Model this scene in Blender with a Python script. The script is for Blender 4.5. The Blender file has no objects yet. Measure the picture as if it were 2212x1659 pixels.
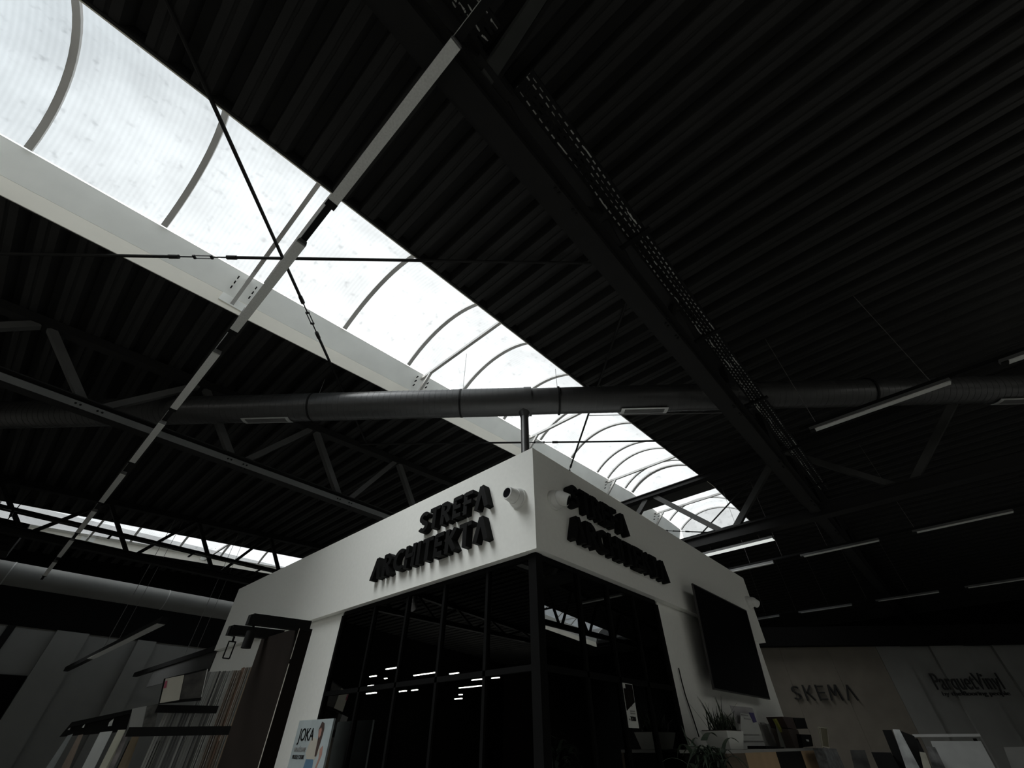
import bpy, bmesh, math, random
from mathutils import Vector, Matrix
from math import sin, cos, pi, radians, atan2, hypot
random.seed(7)
S = bpy.context.scene
COL = S.collection
Z0 = 1.5            # the camera stands 1.5 m above the floor; coordinates below are measured from the camera

# ---------------------------------------------------------------- camera
FPX = 885.88; PITCH = radians(41.349); ROLL = radians(-0.1666); YAW = radians(42.2896)
FW = Vector((cos(PITCH)*cos(YAW), cos(PITCH)*sin(YAW), sin(PITCH)))
_r = Vector((sin(YAW), -cos(YAW), 0)); _u = _r.cross(FW)
RT = _r*cos(ROLL) + _u*sin(ROLL); UP = -_r*sin(ROLL) + _u*cos(ROLL)
cd = bpy.data.cameras.new('camera'); cam = bpy.data.objects.new('camera', cd); COL.objects.link(cam)
cd.sensor_width = 36.0; cd.lens = FPX*36.0/2212.0; cd.clip_end = 300
m = Matrix((RT, UP, -FW)).transposed().to_4x4(); m.translation = Vector((0, 0, Z0)); cam.matrix_world = m
S.camera = cam

# ---------------------------------------------------------------- sky, exposure
SKY_GAIN = 2.65
w = bpy.data.worlds.new('overcast_sky'); S.world = w; w.use_nodes = True
nt = w.node_tree; nt.nodes.clear()
N = nt.nodes.new; L = nt.links.new
out = N('ShaderNodeOutputWorld'); bg = N('ShaderNodeBackground'); tc = N('ShaderNodeTexCoord')
dotn = N('ShaderNodeVectorMath'); dotn.operation = 'DOT_PRODUCT'
dotn.inputs[1].default_value = (0.60, 0.60, 0.53)
ramp = N('ShaderNodeValToRGB')
ramp.color_ramp.elements[0].position = 0.50; ramp.color_ramp.elements[0].color = (0.42, 0.462, 0.478, 1)
ramp.color_ramp.elements[1].position = 0.90; ramp.color_ramp.elements[1].color = (1.0, 0.98, 0.93, 1)
noi = N('ShaderNodeTexNoise'); noi.inputs['Scale'].default_value = 2.2; noi.inputs['Detail'].default_value = 5
nr = N('ShaderNodeMapRange'); nr.inputs[3].default_value = 0.90; nr.inputs[4].default_value = 1.10
mul = N('ShaderNodeVectorMath'); mul.operation = 'SCALE'
L(tc.outputs['Generated'], dotn.inputs[0]); L(dotn.outputs['Value'], ramp.inputs[0])
L(tc.outputs['Generated'], noi.inputs['Vector']); L(noi.outputs[0], nr.inputs[0])
L(ramp.outputs[0], mul.inputs[0]); L(nr.outputs[0], mul.inputs['Scale'])
L(mul.outputs[0], bg.inputs['Color']); bg.inputs['Strength'].default_value = SKY_GAIN
L(bg.outputs[0], out.inputs['Surface'])
sl = bpy.data.lights.new('added_hazy_sun', 'SUN'); sl.energy = 13.5; sl.angle = radians(38); sl.color = (1.0, .985, .94)  # sun added to lift the interior brightness, never in view
so = bpy.data.objects.new('added_hazy_sun', sl); COL.objects.link(so); so.location = (-8, 6, 14)
so.rotation_euler = Vector((-.60, .25, .76)).to_track_quat('Z', 'Y').to_euler()
S.view_settings.view_transform = 'Standard'; S.view_settings.look = 'None'
S.view_settings.exposure = 0.0; S.view_settings.gamma = 1.0; S.view_settings.use_curve_mapping = False
S.cycles.use_denoising = True
S.cycles.max_bounces = 8; S.cycles.diffuse_bounces = 5; S.cycles.glossy_bounces = 4
S.cycles.transparent_max_bounces = 16; S.cycles.transmission_bounces = 6
S.cycles.sample_clamp_indirect = 6.0
S.cycles.caustics_reflective = False; S.cycles.caustics_refractive = False

# ---------------------------------------------------------------- roof shape
SL = 0.0608; RIDGE = 10.8; ZR = 4.42
def roof(x):
    return ZR + SL*x if x <= RIDGE else ZR + SL*RIDGE - SL*(x-RIDGE)
XMIN, XMAX, YMIN, YMAX = -22.0, 26.0, -14.0, 19.2
# roof openings: (y0, y1, x0, x1)
OPEN = [(2.71, 5.17, -7.0, 10.44), (2.71, 5.17, 11.0, 14.0), (14.9, 17.35, -1.6, 10.44), (14.9, 17.35, 11.0, 22.0),
        (-11.7, -9.2, -7.0, 10.44), (-11.7, -9.2, 11.0, 24.0)]
for k, (y0, y1, x0, x1) in enumerate(OPEN):          # light portals in the openings (no light of their own)
    ld = bpy.data.lights.new('skylight_portal', 'AREA'); ld.shape = 'RECTANGLE'
    ld.size = x1-x0; ld.size_y = y1-y0; ld.cycles.is_portal = True
    lo = bpy.data.objects.new('skylight_portal', ld); COL.objects.link(lo)
    xm = (x0+x1)/2; lo.location = (xm, (y0+y1)/2, Z0 + roof(xm) + 0.30)
    lo.rotation_euler = (0, -math.atan(SL if x1 < RIDGE else -SL), 0)

# ---------------------------------------------------------------- materials
MATS = {}
def mat(name, col, rough=0.6, metal=0.0, var=0.08, scale=6.0, bump=0.0, emit=None, estr=0.0, spec=None, stretch=None, ao=None):
    if name in MATS: return MATS[name]
    M = bpy.data.materials.new(name); M.use_nodes = True; nt = M.node_tree
    b = nt.nodes['Principled BSDF']; N = nt.nodes.new; L = nt.links.new
    b.inputs['Metallic'].default_value = metal
    if spec is not None: b.inputs['Specular IOR Level'].default_value = spec
    tc = N('ShaderNodeTexCoord'); n = N('ShaderNodeTexNoise'); n.inputs['Scale'].default_value = scale
    n.inputs['Detail'].default_value = 4
    if stretch:
        mp = N('ShaderNodeMapping'); mp.inputs['Scale'].default_value = stretch
        L(tc.outputs['Object'], mp.inputs[0]); L(mp.outputs[0], n.inputs['Vector'])
    else: L(tc.outputs['Object'], n.inputs['Vector'])
    r = N('ShaderNodeValToRGB'); r.color_ramp.elements[0].position = .3; r.color_ramp.elements[1].position = .7
    r.color_ramp.elements[0].color = tuple(c*(1-var) for c in col)+(1,)
    r.color_ramp.elements[1].color = tuple(min(1, c*(1+var)) for c in col)+(1,)
    L(n.outputs[0], r.inputs[0]); L(r.outputs[0], b.inputs['Base Color'])
    rr = N('ShaderNodeMapRange'); rr.inputs[3].default_value = max(0.02, rough-0.06); rr.inputs[4].default_value = min(1, rough+0.06)
    L(n.outputs[0], rr.inputs[0]); L(rr.outputs[0], b.inputs['Roughness'])
    if bump:
        bp = N('ShaderNodeBump'); bp.inputs['Strength'].default_value = bump; bp.inputs['Distance'].default_value = .01
        L(n.outputs[0], bp.inputs['Height']); L(bp.outputs[0], b.inputs['Normal'])
    if emit:
        b.inputs['Emission Color'].default_value = emit+(1,); b.inputs['Emission Strength'].default_value = estr
    MATS[name] = M; return M

def glazing_mat():                                   # ribbed translucent polycarbonate
    M = bpy.data.materials.new('ribbed_polycarbonate'); M.use_nodes = True; nt = M.node_tree; nt.nodes.clear()
    N = nt.nodes.new; L = nt.links.new
    o = N('ShaderNodeOutputMaterial'); tr = N('ShaderNodeBsdfTransparent'); tl = N('ShaderNodeBsdfTranslucent')
    mx = N('ShaderNodeMixShader'); mx.inputs[0].default_value = 0.16
    tc = N('ShaderNodeTexCoord')
    wv = N('ShaderNodeTexWave'); wv.wave_type = 'BANDS'; wv.bands_direction = 'X'; wv.inputs['Scale'].default_value = 6.2
    wv.inputs['Distortion'].default_value = 0.0
    n1 = N('ShaderNodeTexNoise'); n1.inputs['Scale'].default_value = 1.1; n1.inputs['Detail'].default_value = 6; n1.inputs['Roughness'].default_value = .62
    n2 = N('ShaderNodeTexNoise'); n2.inputs['Scale'].default_value = 9.0; n2.inputs['Detail'].default_value = 5
    for t in (wv, n1, n2): L(tc.outputs['Object'], t.inputs['Vector'])
    a = N('ShaderNodeMapRange'); a.inputs[3].default_value = .965; a.inputs[4].default_value = 1.0; L(wv.outputs['Fac'], a.inputs[0])
    b = N('ShaderNodeMapRange'); b.inputs[1].default_value = .35; b.inputs[2].default_value = .6; b.inputs[3].default_value = .90; b.inputs[4].default_value = 1.0; L(n1.outputs[0], b.inputs[0])
    c = N('ShaderNodeMapRange'); c.inputs[1].default_value = .28; c.inputs[2].default_value = .40; c.inputs[3].default_value = .88; c.inputs[4].default_value = 1.0; L(n2.outputs[0], c.inputs[0])
    m1 = N('ShaderNodeMath'); m1.operation = 'MULTIPLY'; m2 = N('ShaderNodeMath'); m2.operation = 'MULTIPLY'
    L(a.outputs[0], m1.inputs[0]); L(b.outputs[0], m1.inputs[1]); L(m1.outputs[0], m2.inputs[0]); L(c.outputs[0], m2.inputs[1])
    vs = N('ShaderNodeVectorMath'); vs.operation = 'SCALE'; vs.inputs[0].default_value = (.60, .615, .63)
    L(m2.outputs[0], vs.inputs['Scale']); L(vs.outputs[0], tr.inputs[0]); L(vs.outputs[0], tl.inputs[0])
    L(tr.outputs[0], mx.inputs[1]); L(tl.outputs[0], mx.inputs[2]); L(mx.outputs[0], o.inputs[0])
    return M
M_GLAZE = glazing_mat()

def booth_glass_mat():                               # dark tinted office glass: mirror-like outside, dim see-through
    M = bpy.data.materials.new('tinted_glass'); M.use_nodes = True; nt = M.node_tree; nt.nodes.clear()
    N = nt.nodes.new; L = nt.links.new
    o = N('ShaderNodeOutputMaterial'); tr = N('ShaderNodeBsdfTransparent'); gl = N('ShaderNodeBsdfGlossy')
    tc = N('ShaderNodeTexCoord'); n = N('ShaderNodeTexNoise'); n.inputs['Scale'].default_value = .8
    L(tc.outputs['Object'], n.inputs['Vector'])
    bp = N('ShaderNodeBump'); bp.inputs['Strength'].default_value = .015; bp.inputs['Distance'].default_value = .01
    L(n.outputs[0], bp.inputs['Height']); L(bp.outputs[0], gl.inputs['Normal'])
    tr.inputs[0].default_value = (.55, .56, .55, 1); gl.inputs['Color'].default_value = (.95, .96, .95, 1); gl.inputs['Roughness'].default_value = .004
    fr = N('ShaderNodeFresnel'); fr.inputs['IOR'].default_value = 3.3
    mx = N('ShaderNodeMixShader'); L(fr.outputs[0], mx.inputs[0]); L(tr.outputs[0], mx.inputs[1]); L(gl.outputs[0], mx.inputs[2])
    L(mx.outputs[0], o.inputs[0]); return M
M_GLASS = booth_glass_mat()

DECK = mat('black_painted_deck', (.023, .0227, .0222), .8, var=.12, scale=1.5, spec=.12)
SLAB_ = mat('roof_insulation', (.02, .02, .02), .9)
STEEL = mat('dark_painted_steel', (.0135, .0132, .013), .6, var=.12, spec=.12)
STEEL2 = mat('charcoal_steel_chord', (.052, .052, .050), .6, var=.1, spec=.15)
CURB = mat('white_skylight_curb', (.90, .90, .86), .55, var=.05, scale=2)
FLASH = mat('beige_flashing', (.86, .82, .73), .6, var=.04, scale=2)
ALU = mat('grey_aluminium_bar', (.48, .47, .455), .5, .1, var=.05)
PAINT = mat('white_wall_paint', (.86, .86, .82), .65, var=.02, scale=30, bump=.05)
BLACK = mat('black_letter_plastic', (.006, .006, .006), .6, spec=.10)
BLACKM = mat('black_matte_metal', (.007, .007, .007), .6, spec=.12)
FRAME = mat('black_window_frame', (.006, .006, .006), .7, spec=.05)
DIFF = mat('prismatic_lamp_cover', (.60, .60, .58), .5, var=.10, scale=70)
LAMPH = mat('grey_lamp_housing', (.11, .11, .108), .5)
DUCT = mat('dark_spiral_duct', (.034, .034, .034), .36, .0, var=.10, scale=12, stretch=(6, .2, .2))
GRILLE = mat('aluminium_grille', (.42, .42, .41), .4, .4)
LIT = mat('lit_lamp_cover', (.9, .9, .86), .4, emit=(1.0, 1.0, .93), estr=18.0)
LITG = mat('lit_panel_cover', (.9, .9, .9), .4, emit=(.95, 1.0, .95), estr=.62)
GREYW = mat('grey_wall_paint', (.17, .17, .16), .7, var=.05, scale=3)
CLAD = mat('black_wall_cladding', (.0045, .0045, .0045), .8, spec=.05)
FLOORM = mat('grey_shop_floor', (.62, .61, .57), .45, var=.08, scale=1.2)
WOODD = mat('dark_oak_veneer', (.085, .062, .042), .55, var=.30, scale=4, stretch=(.4, .4, 6))
WOODL = mat('light_oak_veneer', (.42, .29, .17), .55, var=.15, scale=5, stretch=(1, 1, .15))
WHITE = mat('white_card', (.62, .63, .60), .6, var=.03)
GREYC = mat('grey_card', (.28, .28, .27), .6, var=.06)
CABLE = mat('pale_cable_jacket', (.45, .45, .43), .5)
WIRE = mat('galvanised_wire', (.16, .155, .15), .5, .2)
TVM = mat('black_tv_screen', (.005, .005, .006), .25, spec=.12)
TVB = mat('dark_tv_bezel', (.035, .033, .033), .4)
CAMW = mat('white_camera_plastic', (.74, .74, .72), .4, var=.02)
LENS = mat('black_camera_glass', (.008, .008, .010), .1)
LEAF = mat('dark_green_leaf', (.026, .040, .022), .5, var=.35, scale=14)
LEAF2 = mat('deep_green_leaf', (.016, .026, .015), .5, var=.35, scale=14)
SOIL = mat('potting_soil', (.03, .02, .015), .9)
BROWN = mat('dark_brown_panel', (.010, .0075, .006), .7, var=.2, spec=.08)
LED = mat('warm_led_strip', (.8, .75, .6), .4, emit=(1, .92, .75), estr=.16)

# ---------------------------------------------------------------- mesh builder
class MB:
    def __init__(s): s.v = []; s.f = []
    def add(s, vs, fs):
        n = len(s.v); s.v += [tuple(v) for v in vs]; s.f += [tuple(i+n for i in f) for f in fs]; return s
    def box(s, x0, x1, y0, y1, z0, z1):
        vs = [(x, y, z) for z in (z0, z1) for y in (y0, y1) for x in (x0, x1)]
        return s.add(vs, [(0, 2, 3, 1), (4, 5, 7, 6), (0, 1, 5, 4), (2, 6, 7, 3), (0, 4, 6, 2), (1, 3, 7, 5)])
    def hexa(s, b, t):      # four bottom points, four top points (same order)
        return s.add(list(b)+list(t), [(3, 2, 1, 0), (4, 5, 6, 7)]+[(i, (i+1) % 4, (i+1) % 4+4, i+4) for i in range(4)])
    def bar(s, a, b, wd, ht, up=(0, 0, 1)):
        a = Vector(a); b = Vector(b); d = (b-a).normalized(); u = Vector(up)
        if abs(d.dot(u)) > .98: u = Vector((1, 0, 0))
        r = d.cross(u).normalized(); u = r.cross(d).normalized()
        q = [(-r*wd/2-u*ht/2), (r*wd/2-u*ht/2), (r*wd/2+u*ht/2), (-r*wd/2+u*ht/2)]
        return s.hexa([a+k for k in q], [b+k for k in q])
    def tube(s, a, b, r, n=12, r2=None):
        a = Vector(a); b = Vector(b); d = (b-a).normalized(); r2 = r if r2 is None else r2
        u = Vector((0, 0, 1)) if abs(d.z) < .95 else Vector((1, 0, 0))
        e = d.cross(u).normalized(); g = e.cross(d)
        c = [(e*cos(2*pi*k/n)+g*sin(2*pi*k/n)) for k in range(n)]
        vs = [a+q*r for q in c]+[b+q*r2 for q in c]
        fs = [(k, (k+1) % n, (k+1) % n+n, k+n) for k in range(n)]+[tuple(range(n-1, -1, -1)), tuple(range(n, 2*n))]
        return s.add(vs, fs)
    def prof(s, pts, place, d0, d1):   # closed 2-D outline pts extruded from d0 to d1 by place(u,v,d)
        n = len(pts)
        vs = [place(u, v, d0) for u, v in pts]+[place(u, v, d1) for u, v in pts]
        fs = [(k, (k+1) % n, (k+1) % n+n, k+n) for k in range(n)]
        fs += [tuple(range(n-1, -1, -1)), tuple(range(n, 2*n))]
        return s.add(vs, fs)
    def sphere(s, c, r, n=12, sq=(1, 1, 1)):
        c = Vector(c); vs = []; fs = []
        for i in range(n//2+1):
            th = pi*i/(n//2)
            for k in range(n):
                vs.append((c.x+r*sq[0]*sin(th)*cos(2*pi*k/n), c.y+r*sq[1]*sin(th)*sin(2*pi*k/n), c.z+r*sq[2]*cos(th)))
        for i in range(n//2):
            for k in range(n):
                fs.append((i*n+k, (i+1)*n+k, (i+1)*n+(k+1) % n, i*n+(k+1) % n))
        return s.add(vs, fs)
    def build(s, name, M, parent=None, smooth=False, origin=None):
        me = bpy.data.meshes.new(name)
        if parent is not None: org = worldloc(parent)
        else:
            if origin is None:
                xs = [v[0] for v in s.v]; ys = [v[1] for v in s.v]; zs = [v[2] for v in s.v]
                origin = ((min(xs)+max(xs))/2, (min(ys)+max(ys))/2, min(zs))
            org = Vector((origin[0], origin[1], origin[2]+Z0))
        me.from_pydata([(v[0]-org.x, v[1]-org.y, v[2]+Z0-org.z) for v in s.v], [], s.f)
        me.validate(); 
        bm = bmesh.new(); bm.from_mesh(me); bmesh.ops.recalc_face_normals(bm, faces=bm.faces); bm.to_mesh(me); bm.free()
        if smooth:
            for p in me.polygons: p.use_smooth = True
            me.set_sharp_from_angle(angle=radians(35))
        me.materials.append(M); me.update()
        o = bpy.data.objects.new(name, me); COL.objects.link(o)
        if parent is not None: o.parent = parent; o.location = org - worldloc(parent)
        else: o.location = org
        return o
LOCS = {}
def worldloc(o):
    l = Vector(o.location); p = o.parent
    while p: l += Vector(p.location); p = p.parent
    return l
def tag(o, label, cat, group=None):
    o['label'] = label; o['category'] = cat
    if group: o['group'] = group
    return o
def struct(o): o['kind'] = 'structure'; return o
def empty(name, loc):
    o = bpy.data.objects.new(name, None); COL.objects.link(o); o.empty_display_size = .1
    o.location = (loc[0], loc[1], loc[2]+Z0); return o
def thing(name, loc, label, cat, group=None): return tag(empty(name, loc), label, cat, group)
def copy_tree(o, parent=None):
    c = o.copy(); COL.objects.link(c); c.parent = parent
    for ch in [k for k in bpy.data.objects if k.parent == o]: copy_tree(ch, c)
    return c
# turning a pixel of the photograph into a point on a plane of the room
def ray(px, py): return FW + RT*((px-1106)/FPX) - UP*((py-829.5)/FPX)
def on_x(px, py, x): r = ray(px, py); return r*(x/r.x)
def on_y(px, py, y): r = ray(px, py); return r*(y/r.y)
def on_z(px, py, z): r = ray(px, py); return r*(z/r.z)
def on_d(px, py, d): r = ray(px, py); return r*(d/hypot(r.x, r.y))

# ================================================================ THE SETTING
struct(MB().box(XMIN, XMAX, YMIN, YMAX, -Z0-.2, -Z0).build('floor', FLOORM))
# corrugated deck: trapezoid profile in x, ribs along y
PER = .33
def deck_profile(x0, x1):
    pts = [(x0, roof(x0)+.14)]
    k = math.ceil((x0-.02)/PER)
    base = [(0, .14), (.09, .14), (.125, 0), (.185, 0), (.193, .012), (.212, .012), (.22, 0), (.285, 0), (.325, .14)]
    while k*PER < x1:
        for dx, dz in base:
            x = k*PER+dx
            if x0 < x < x1: pts.append((x, roof(x)+dz))
        k += 1
    pts.append((x1, roof(x1)+.14)); return pts
def deck(x0, x1, y0, y1):
    p = deck_profile(x0, x1); b = MB(); n = len(p)
    vs = [(x, y0, z) for x, z in p]+[(x, y1, z) for x, z in p]
    b.add(vs, [(k, k+1, n+k+1, n+k) for k in range(n-1)])
    if x0 < RIDGE < x1: segs = [(x0, RIDGE), (RIDGE, x1)]
    else: segs = [(x0, x1)]
    for a, c in segs:
        b.hexa([(a, y0, roof(a)+.145), (c, y0, roof(c)+.145), (c, y1, roof(c)+.145), (a, y1, roof(a)+.145)],
               [(a, y0, roof(a)+.30), (c, y0, roof(c)+.30), (c, y1, roof(c)+.30), (a, y1, roof(a)+.30)])
    return struct(b.build('ceiling', DECK))
ybands = [(YMIN, -11.7), (-9.2, 2.71), (5.17, 14.9), (17.35, YMAX)]
for a, b in ybands: deck(XMIN, XMAX, a, b)
for (y0, y1, _a, _b) in OPEN[::2]:
    deck(XMIN, -7.0 if y0 != 14.9 else -1.6, y0, y1)
    if y0 == 2.71:
        b = MB(); b.hexa([(10.40, y0, roof(10.4)+.02), (11.0, y0, roof(11.0)+.02), (11.0, y1, roof(11.0)+.02), (10.40, y1, roof(10.4)+.02)],
                         [(10.40, y0, roof(10.4)+.10), (11.0, y0, roof(11.0)+.10), (11.0, y1, roof(11.0)+.10), (10.40, y1, roof(10.4)+.10)])
        struct(b.build('trim_1', STEEL2))
    else: deck(10.44, 11.0, y0, y1)
    deck({2.71: 14.0, 14.9: 22.0, -11.7: 24.0}[y0], XMAX, y0, y1)
# outer walls
WT = .25
def wall(name, x0, x1, y0, y1, z0, z1, M): return struct(MB().box(x0, x1, y0, y1, z0, z1).build(name, M))
wall('wall_left_front', XMIN, -3.3, YMAX-.02, YMAX+WT, -Z0, 2.55, CLAD)
wl = wall('wall_left', -3.3, XMAX, YMAX, YMAX+WT, -Z0, 2.55, GREYW)
wall('wall_left_upper', XMIN, XMAX, YMAX-.05, YMAX+WT, 2.55, 5.6, CLAD)
wall('wall_back', XMAX, XMAX+WT, YMIN, YMAX, -Z0, 5.6, CLAD)
wall('wall_front', XMIN-WT, XMIN, YMIN, YMAX, -Z0, 5.6, CLAD)
wall('wall_right', XMIN, XMAX, YMIN-WT, YMIN, -Z0, 5.6, CLAD)
# parts of the left wall seen low in the picture: pilasters, dark panels
for (x, wd) in ((1.2, .75), (3.2, .5), (6.5, .5)):
    MB().box(x, x+wd, YMAX-.18, YMAX, -Z0, 2.54).build('pilaster', GREYW, wl)
MB().box(.15, .32, YMAX-.06, YMAX, -Z0, 2.54).build('pipe_chase', BLACKM, wl)
a = on_y(0, 1456, YMAX-.03); b = on_y(62, 1560, YMAX-.03)
for (pa, pb) in (((-60, 1452), (62, 1565)), ((-60, 1592), (55, 1700))):
    a = on_y(pa[0], pa[1], YMAX-.04); b = on_y(pb[0], pb[1], YMAX-.04); c = on_y(62 if pa[1] < 1500 else 58, pa[1]+4, YMAX-.04)
    MB().box(-3.2, c.x, YMAX-.05, YMAX, b.z, a.z).build('dark_panel', CLAD, wl)
a = on_y(0, 1386, YMAX-.04); MB().box(-3, .1, YMAX-.05, YMAX, a.z-.03, a.z+.03).build('panel_joint', CLAD, wl)

# ---------------------------------------------------------------- skylights
def zc(x, h): return roof(x)+h
FOOT0 = .60; RISE = .40
def foot_of(y0): return .60 if y0 < 10 else .20
def arch_pts(y0, y1, n=14, lift=0.0):
    FOOT = foot_of(y0); a, b = y0+.15, y1-.17; c = (b-a)/2; R = (c*c+RISE*RISE)/(2*RISE); ym = (a+b)/2
    ph = math.asin(c/R); res = []
    for k in range(n+1):
        t = -ph+2*ph*k/n
        res.append((ym+(R+lift)*sin(t), FOOT-(R-RISE)+(R+lift)*cos(t)))
    return res
def sheet(poly_fn, xs): pass
def skylight(name, y0, y1, x0, x1, arches, frames, ends=(1, 1)):
    root = empty(name, ((x0+x1)/2, (y0+y1)/2, roof((x0+x1)/2))); struct(root); FOOT = foot_of(y0); FH = .22 if FOOT > .5 else .17
    for sgn, ye in ((1, y0), (-1, y1)):
        b = MB()      # lower beige flashing
        b.hexa([(x0, ye+sgn*.012, roof(x0)-.02), (x1, ye+sgn*.012, roof(x1)-.02), (x1, ye+sgn*.001, roof(x1)-.02), (x0, ye+sgn*.001, roof(x0)-.02)],
               [(x0, ye+sgn*.012, roof(x0)+FH), (x1, ye+sgn*.012, roof(x1)+FH), (x1, ye+sgn*.001, roof(x1)+FH), (x0, ye+sgn*.001, roof(x0)+FH)])
        b.build('flashing', FLASH, root)
        b = MB(); q = sorted((ye, ye-sgn*.025))
        b.hexa([(x0, q[0], roof(x0)-.015), (x1, q[0], roof(x1)-.015), (x1, q[1], roof(x1)-.015), (x0, q[1], roof(x0)-.015)],
               [(x0, q[0], roof(x0)+.144), (x1, q[0], roof(x1)+.144), (x1, q[1], roof(x1)+.144), (x0, q[1], roof(x0)+.144)])
        b.build('edge_trim', DECK, root)
        b = MB(); yi = ye+sgn*.014; yt = ye+sgn*.15
        b.hexa([(x0, yi, roof(x0)+FH+.001), (x1, yi, roof(x1)+FH+.001), (x1, ye+sgn*.001, roof(x1)+FH+.001), (x0, ye+sgn*.001, roof(x0)+FH+.001)],
               [(x0, yt, roof(x0)+FOOT), (x1, yt, roof(x1)+FOOT), (x1, yt-sgn*.08, roof(x1)+FOOT), (x0, yt-sgn*.08, roof(x0)+FOOT)])
        b.build('curb', CURB, root)
    ap = arch_pts(y0, y1); ao = arch_pts(y0, y1, lift=.016)
    xs = sorted(set([x0]+[a for a in arches if x0 < a < x1]+[x1]))
    for a, c in zip(xs[:-1], xs[1:]):           # one glazing panel between two bars
        b = MB(); n = len(ap)
        vs = [(x, y, roof(x)+z) for P in (ap, ao) for x in (a+.005, c-.005) for (y, z) in P]
        fs = []
        for o in (0, 2*n): fs += [(o+k, o+k+1, o+n+k+1, o+n+k) for k in range(n-1)]
        b.add(vs, fs); b.build('glazing_panel', M_GLAZE, root, smooth=True)
    gi = arch_pts(y0, y1, lift=-.035)
    for a in list(arches)+[x0+.02, x1-.02]:
        if not x0 <= a <= x1: continue
        hw = .032; b = MB(); n = len(gi)
        vs = [(x, y, roof(a)+z) for P in (gi, ap) for x in (a-hw, a+hw) for (y, z) in P]
        fs = [(k, k+1, n+k+1, n+k) for k in range(n-1)]+[(2*n+k, 2*n+k+1, 3*n+k+1, 3*n+k) for k in range(n-1)]
        fs += [(k, k+1, 2*n+k+1, 2*n+k) for k in range(n-1)]+[(n+k, n+k+1, 3*n+k+1, 3*n+k) for k in range(n-1)]
        b.add(vs, fs); b.build('glazing_bar', ALU, root, smooth=True)
    # end walls of the vault
    for xe, on in ((x0, ends[0]), (x1, ends[1])):
        if not on: continue
        b = MB(); P = [(y0+.15, .0), (y1-.17, .0)]+[(y, z) for y, z in reversed(ap)]
        sg = .02 if xe == x0 else -.02
        b.prof([(y, z) for y, z in P], lambda u, v, d, xe=xe: (xe+d, u, roof(xe)+v), -sg, 0)
        b.build('end_wall', M_GLAZE, root)
    for xf in frames:                             # tie frame: a square tube across the opening with a leg down to the far curb
        zb = roof(xf)+FOOT-.09
        b = MB(); b.bar((xf, y0+.1, zb), (xf, y1-.10, zb), .05, .05); b.build('tie_bar', ALU, root)
        b = MB(); b.bar((xf+.0, y1-.38, zb-.02), (xf+.0, y1+.0, roof(xf)+.08), .045, .045); b.build('tie_leg', ALU, root)
        b = MB(); b.box(xf-.16, xf+.16, y1-.03, y1+.0, roof(xf)+.06, roof(xf)+.20); b.build('fixing_plate', CURB, root)
        b = MB()
        for dx in (-.12, .12):
            for dz in (.30, .38, .46): b.box(xf+dx-.008, xf+dx+.008, y1-.06-(dz-.22)*.4-.02, y1-.03-(dz-.22)*.4, roof(xf)+dz-.008, roof(xf)+dz+.008)
        b.build('rivets', STEEL, root)['kind'] = 'stuff'
    return root
AR1 = [-6.1, -4.83, -3.57, -2.31, -1.06, .19, 1.43, 2.69, 3.95, 5.2, 6.46, 7.71, 8.90, 9.43, 10.39]
skylight('window_1', 2.71, 5.17, -7.0, 10.799, AR1, [-6.2, -3.1, 0.0, 3.06, 6.12, 9.50], (1, 0))
AR2 = [11.9, 13.15, 14.4, 15.65, 16.9, 18.15, 19.4, 20.65]
skylight('window_2', 2.71, 5.17, 10.801, 14.0, AR2, [11.15, 12.3], (0, 1))
skylight('window_3', 14.9, 17.35, -1.6, 10.44, [-4.8, -2.3, .2, 1.45, 2.7, 3.95, 5.2, 7.7], [0.5, 3.6, 6.7])
skylight('window_4', 14.9, 17.35, 11.0, 22.0, [13.5, 16, 18.5], [15])
skylight('window_5', -11.7, -9.2, -7.0, 10.44, [-4, -1, 2, 5, 8], [0])
skylight('window_6', -11.7, -9.2, 11.0, 24.0, [12.3, 13.6, 14.9, 16.2, 17.5, 18.8, 20.1, 21.4], [14, 17.1, 20.2])

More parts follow.
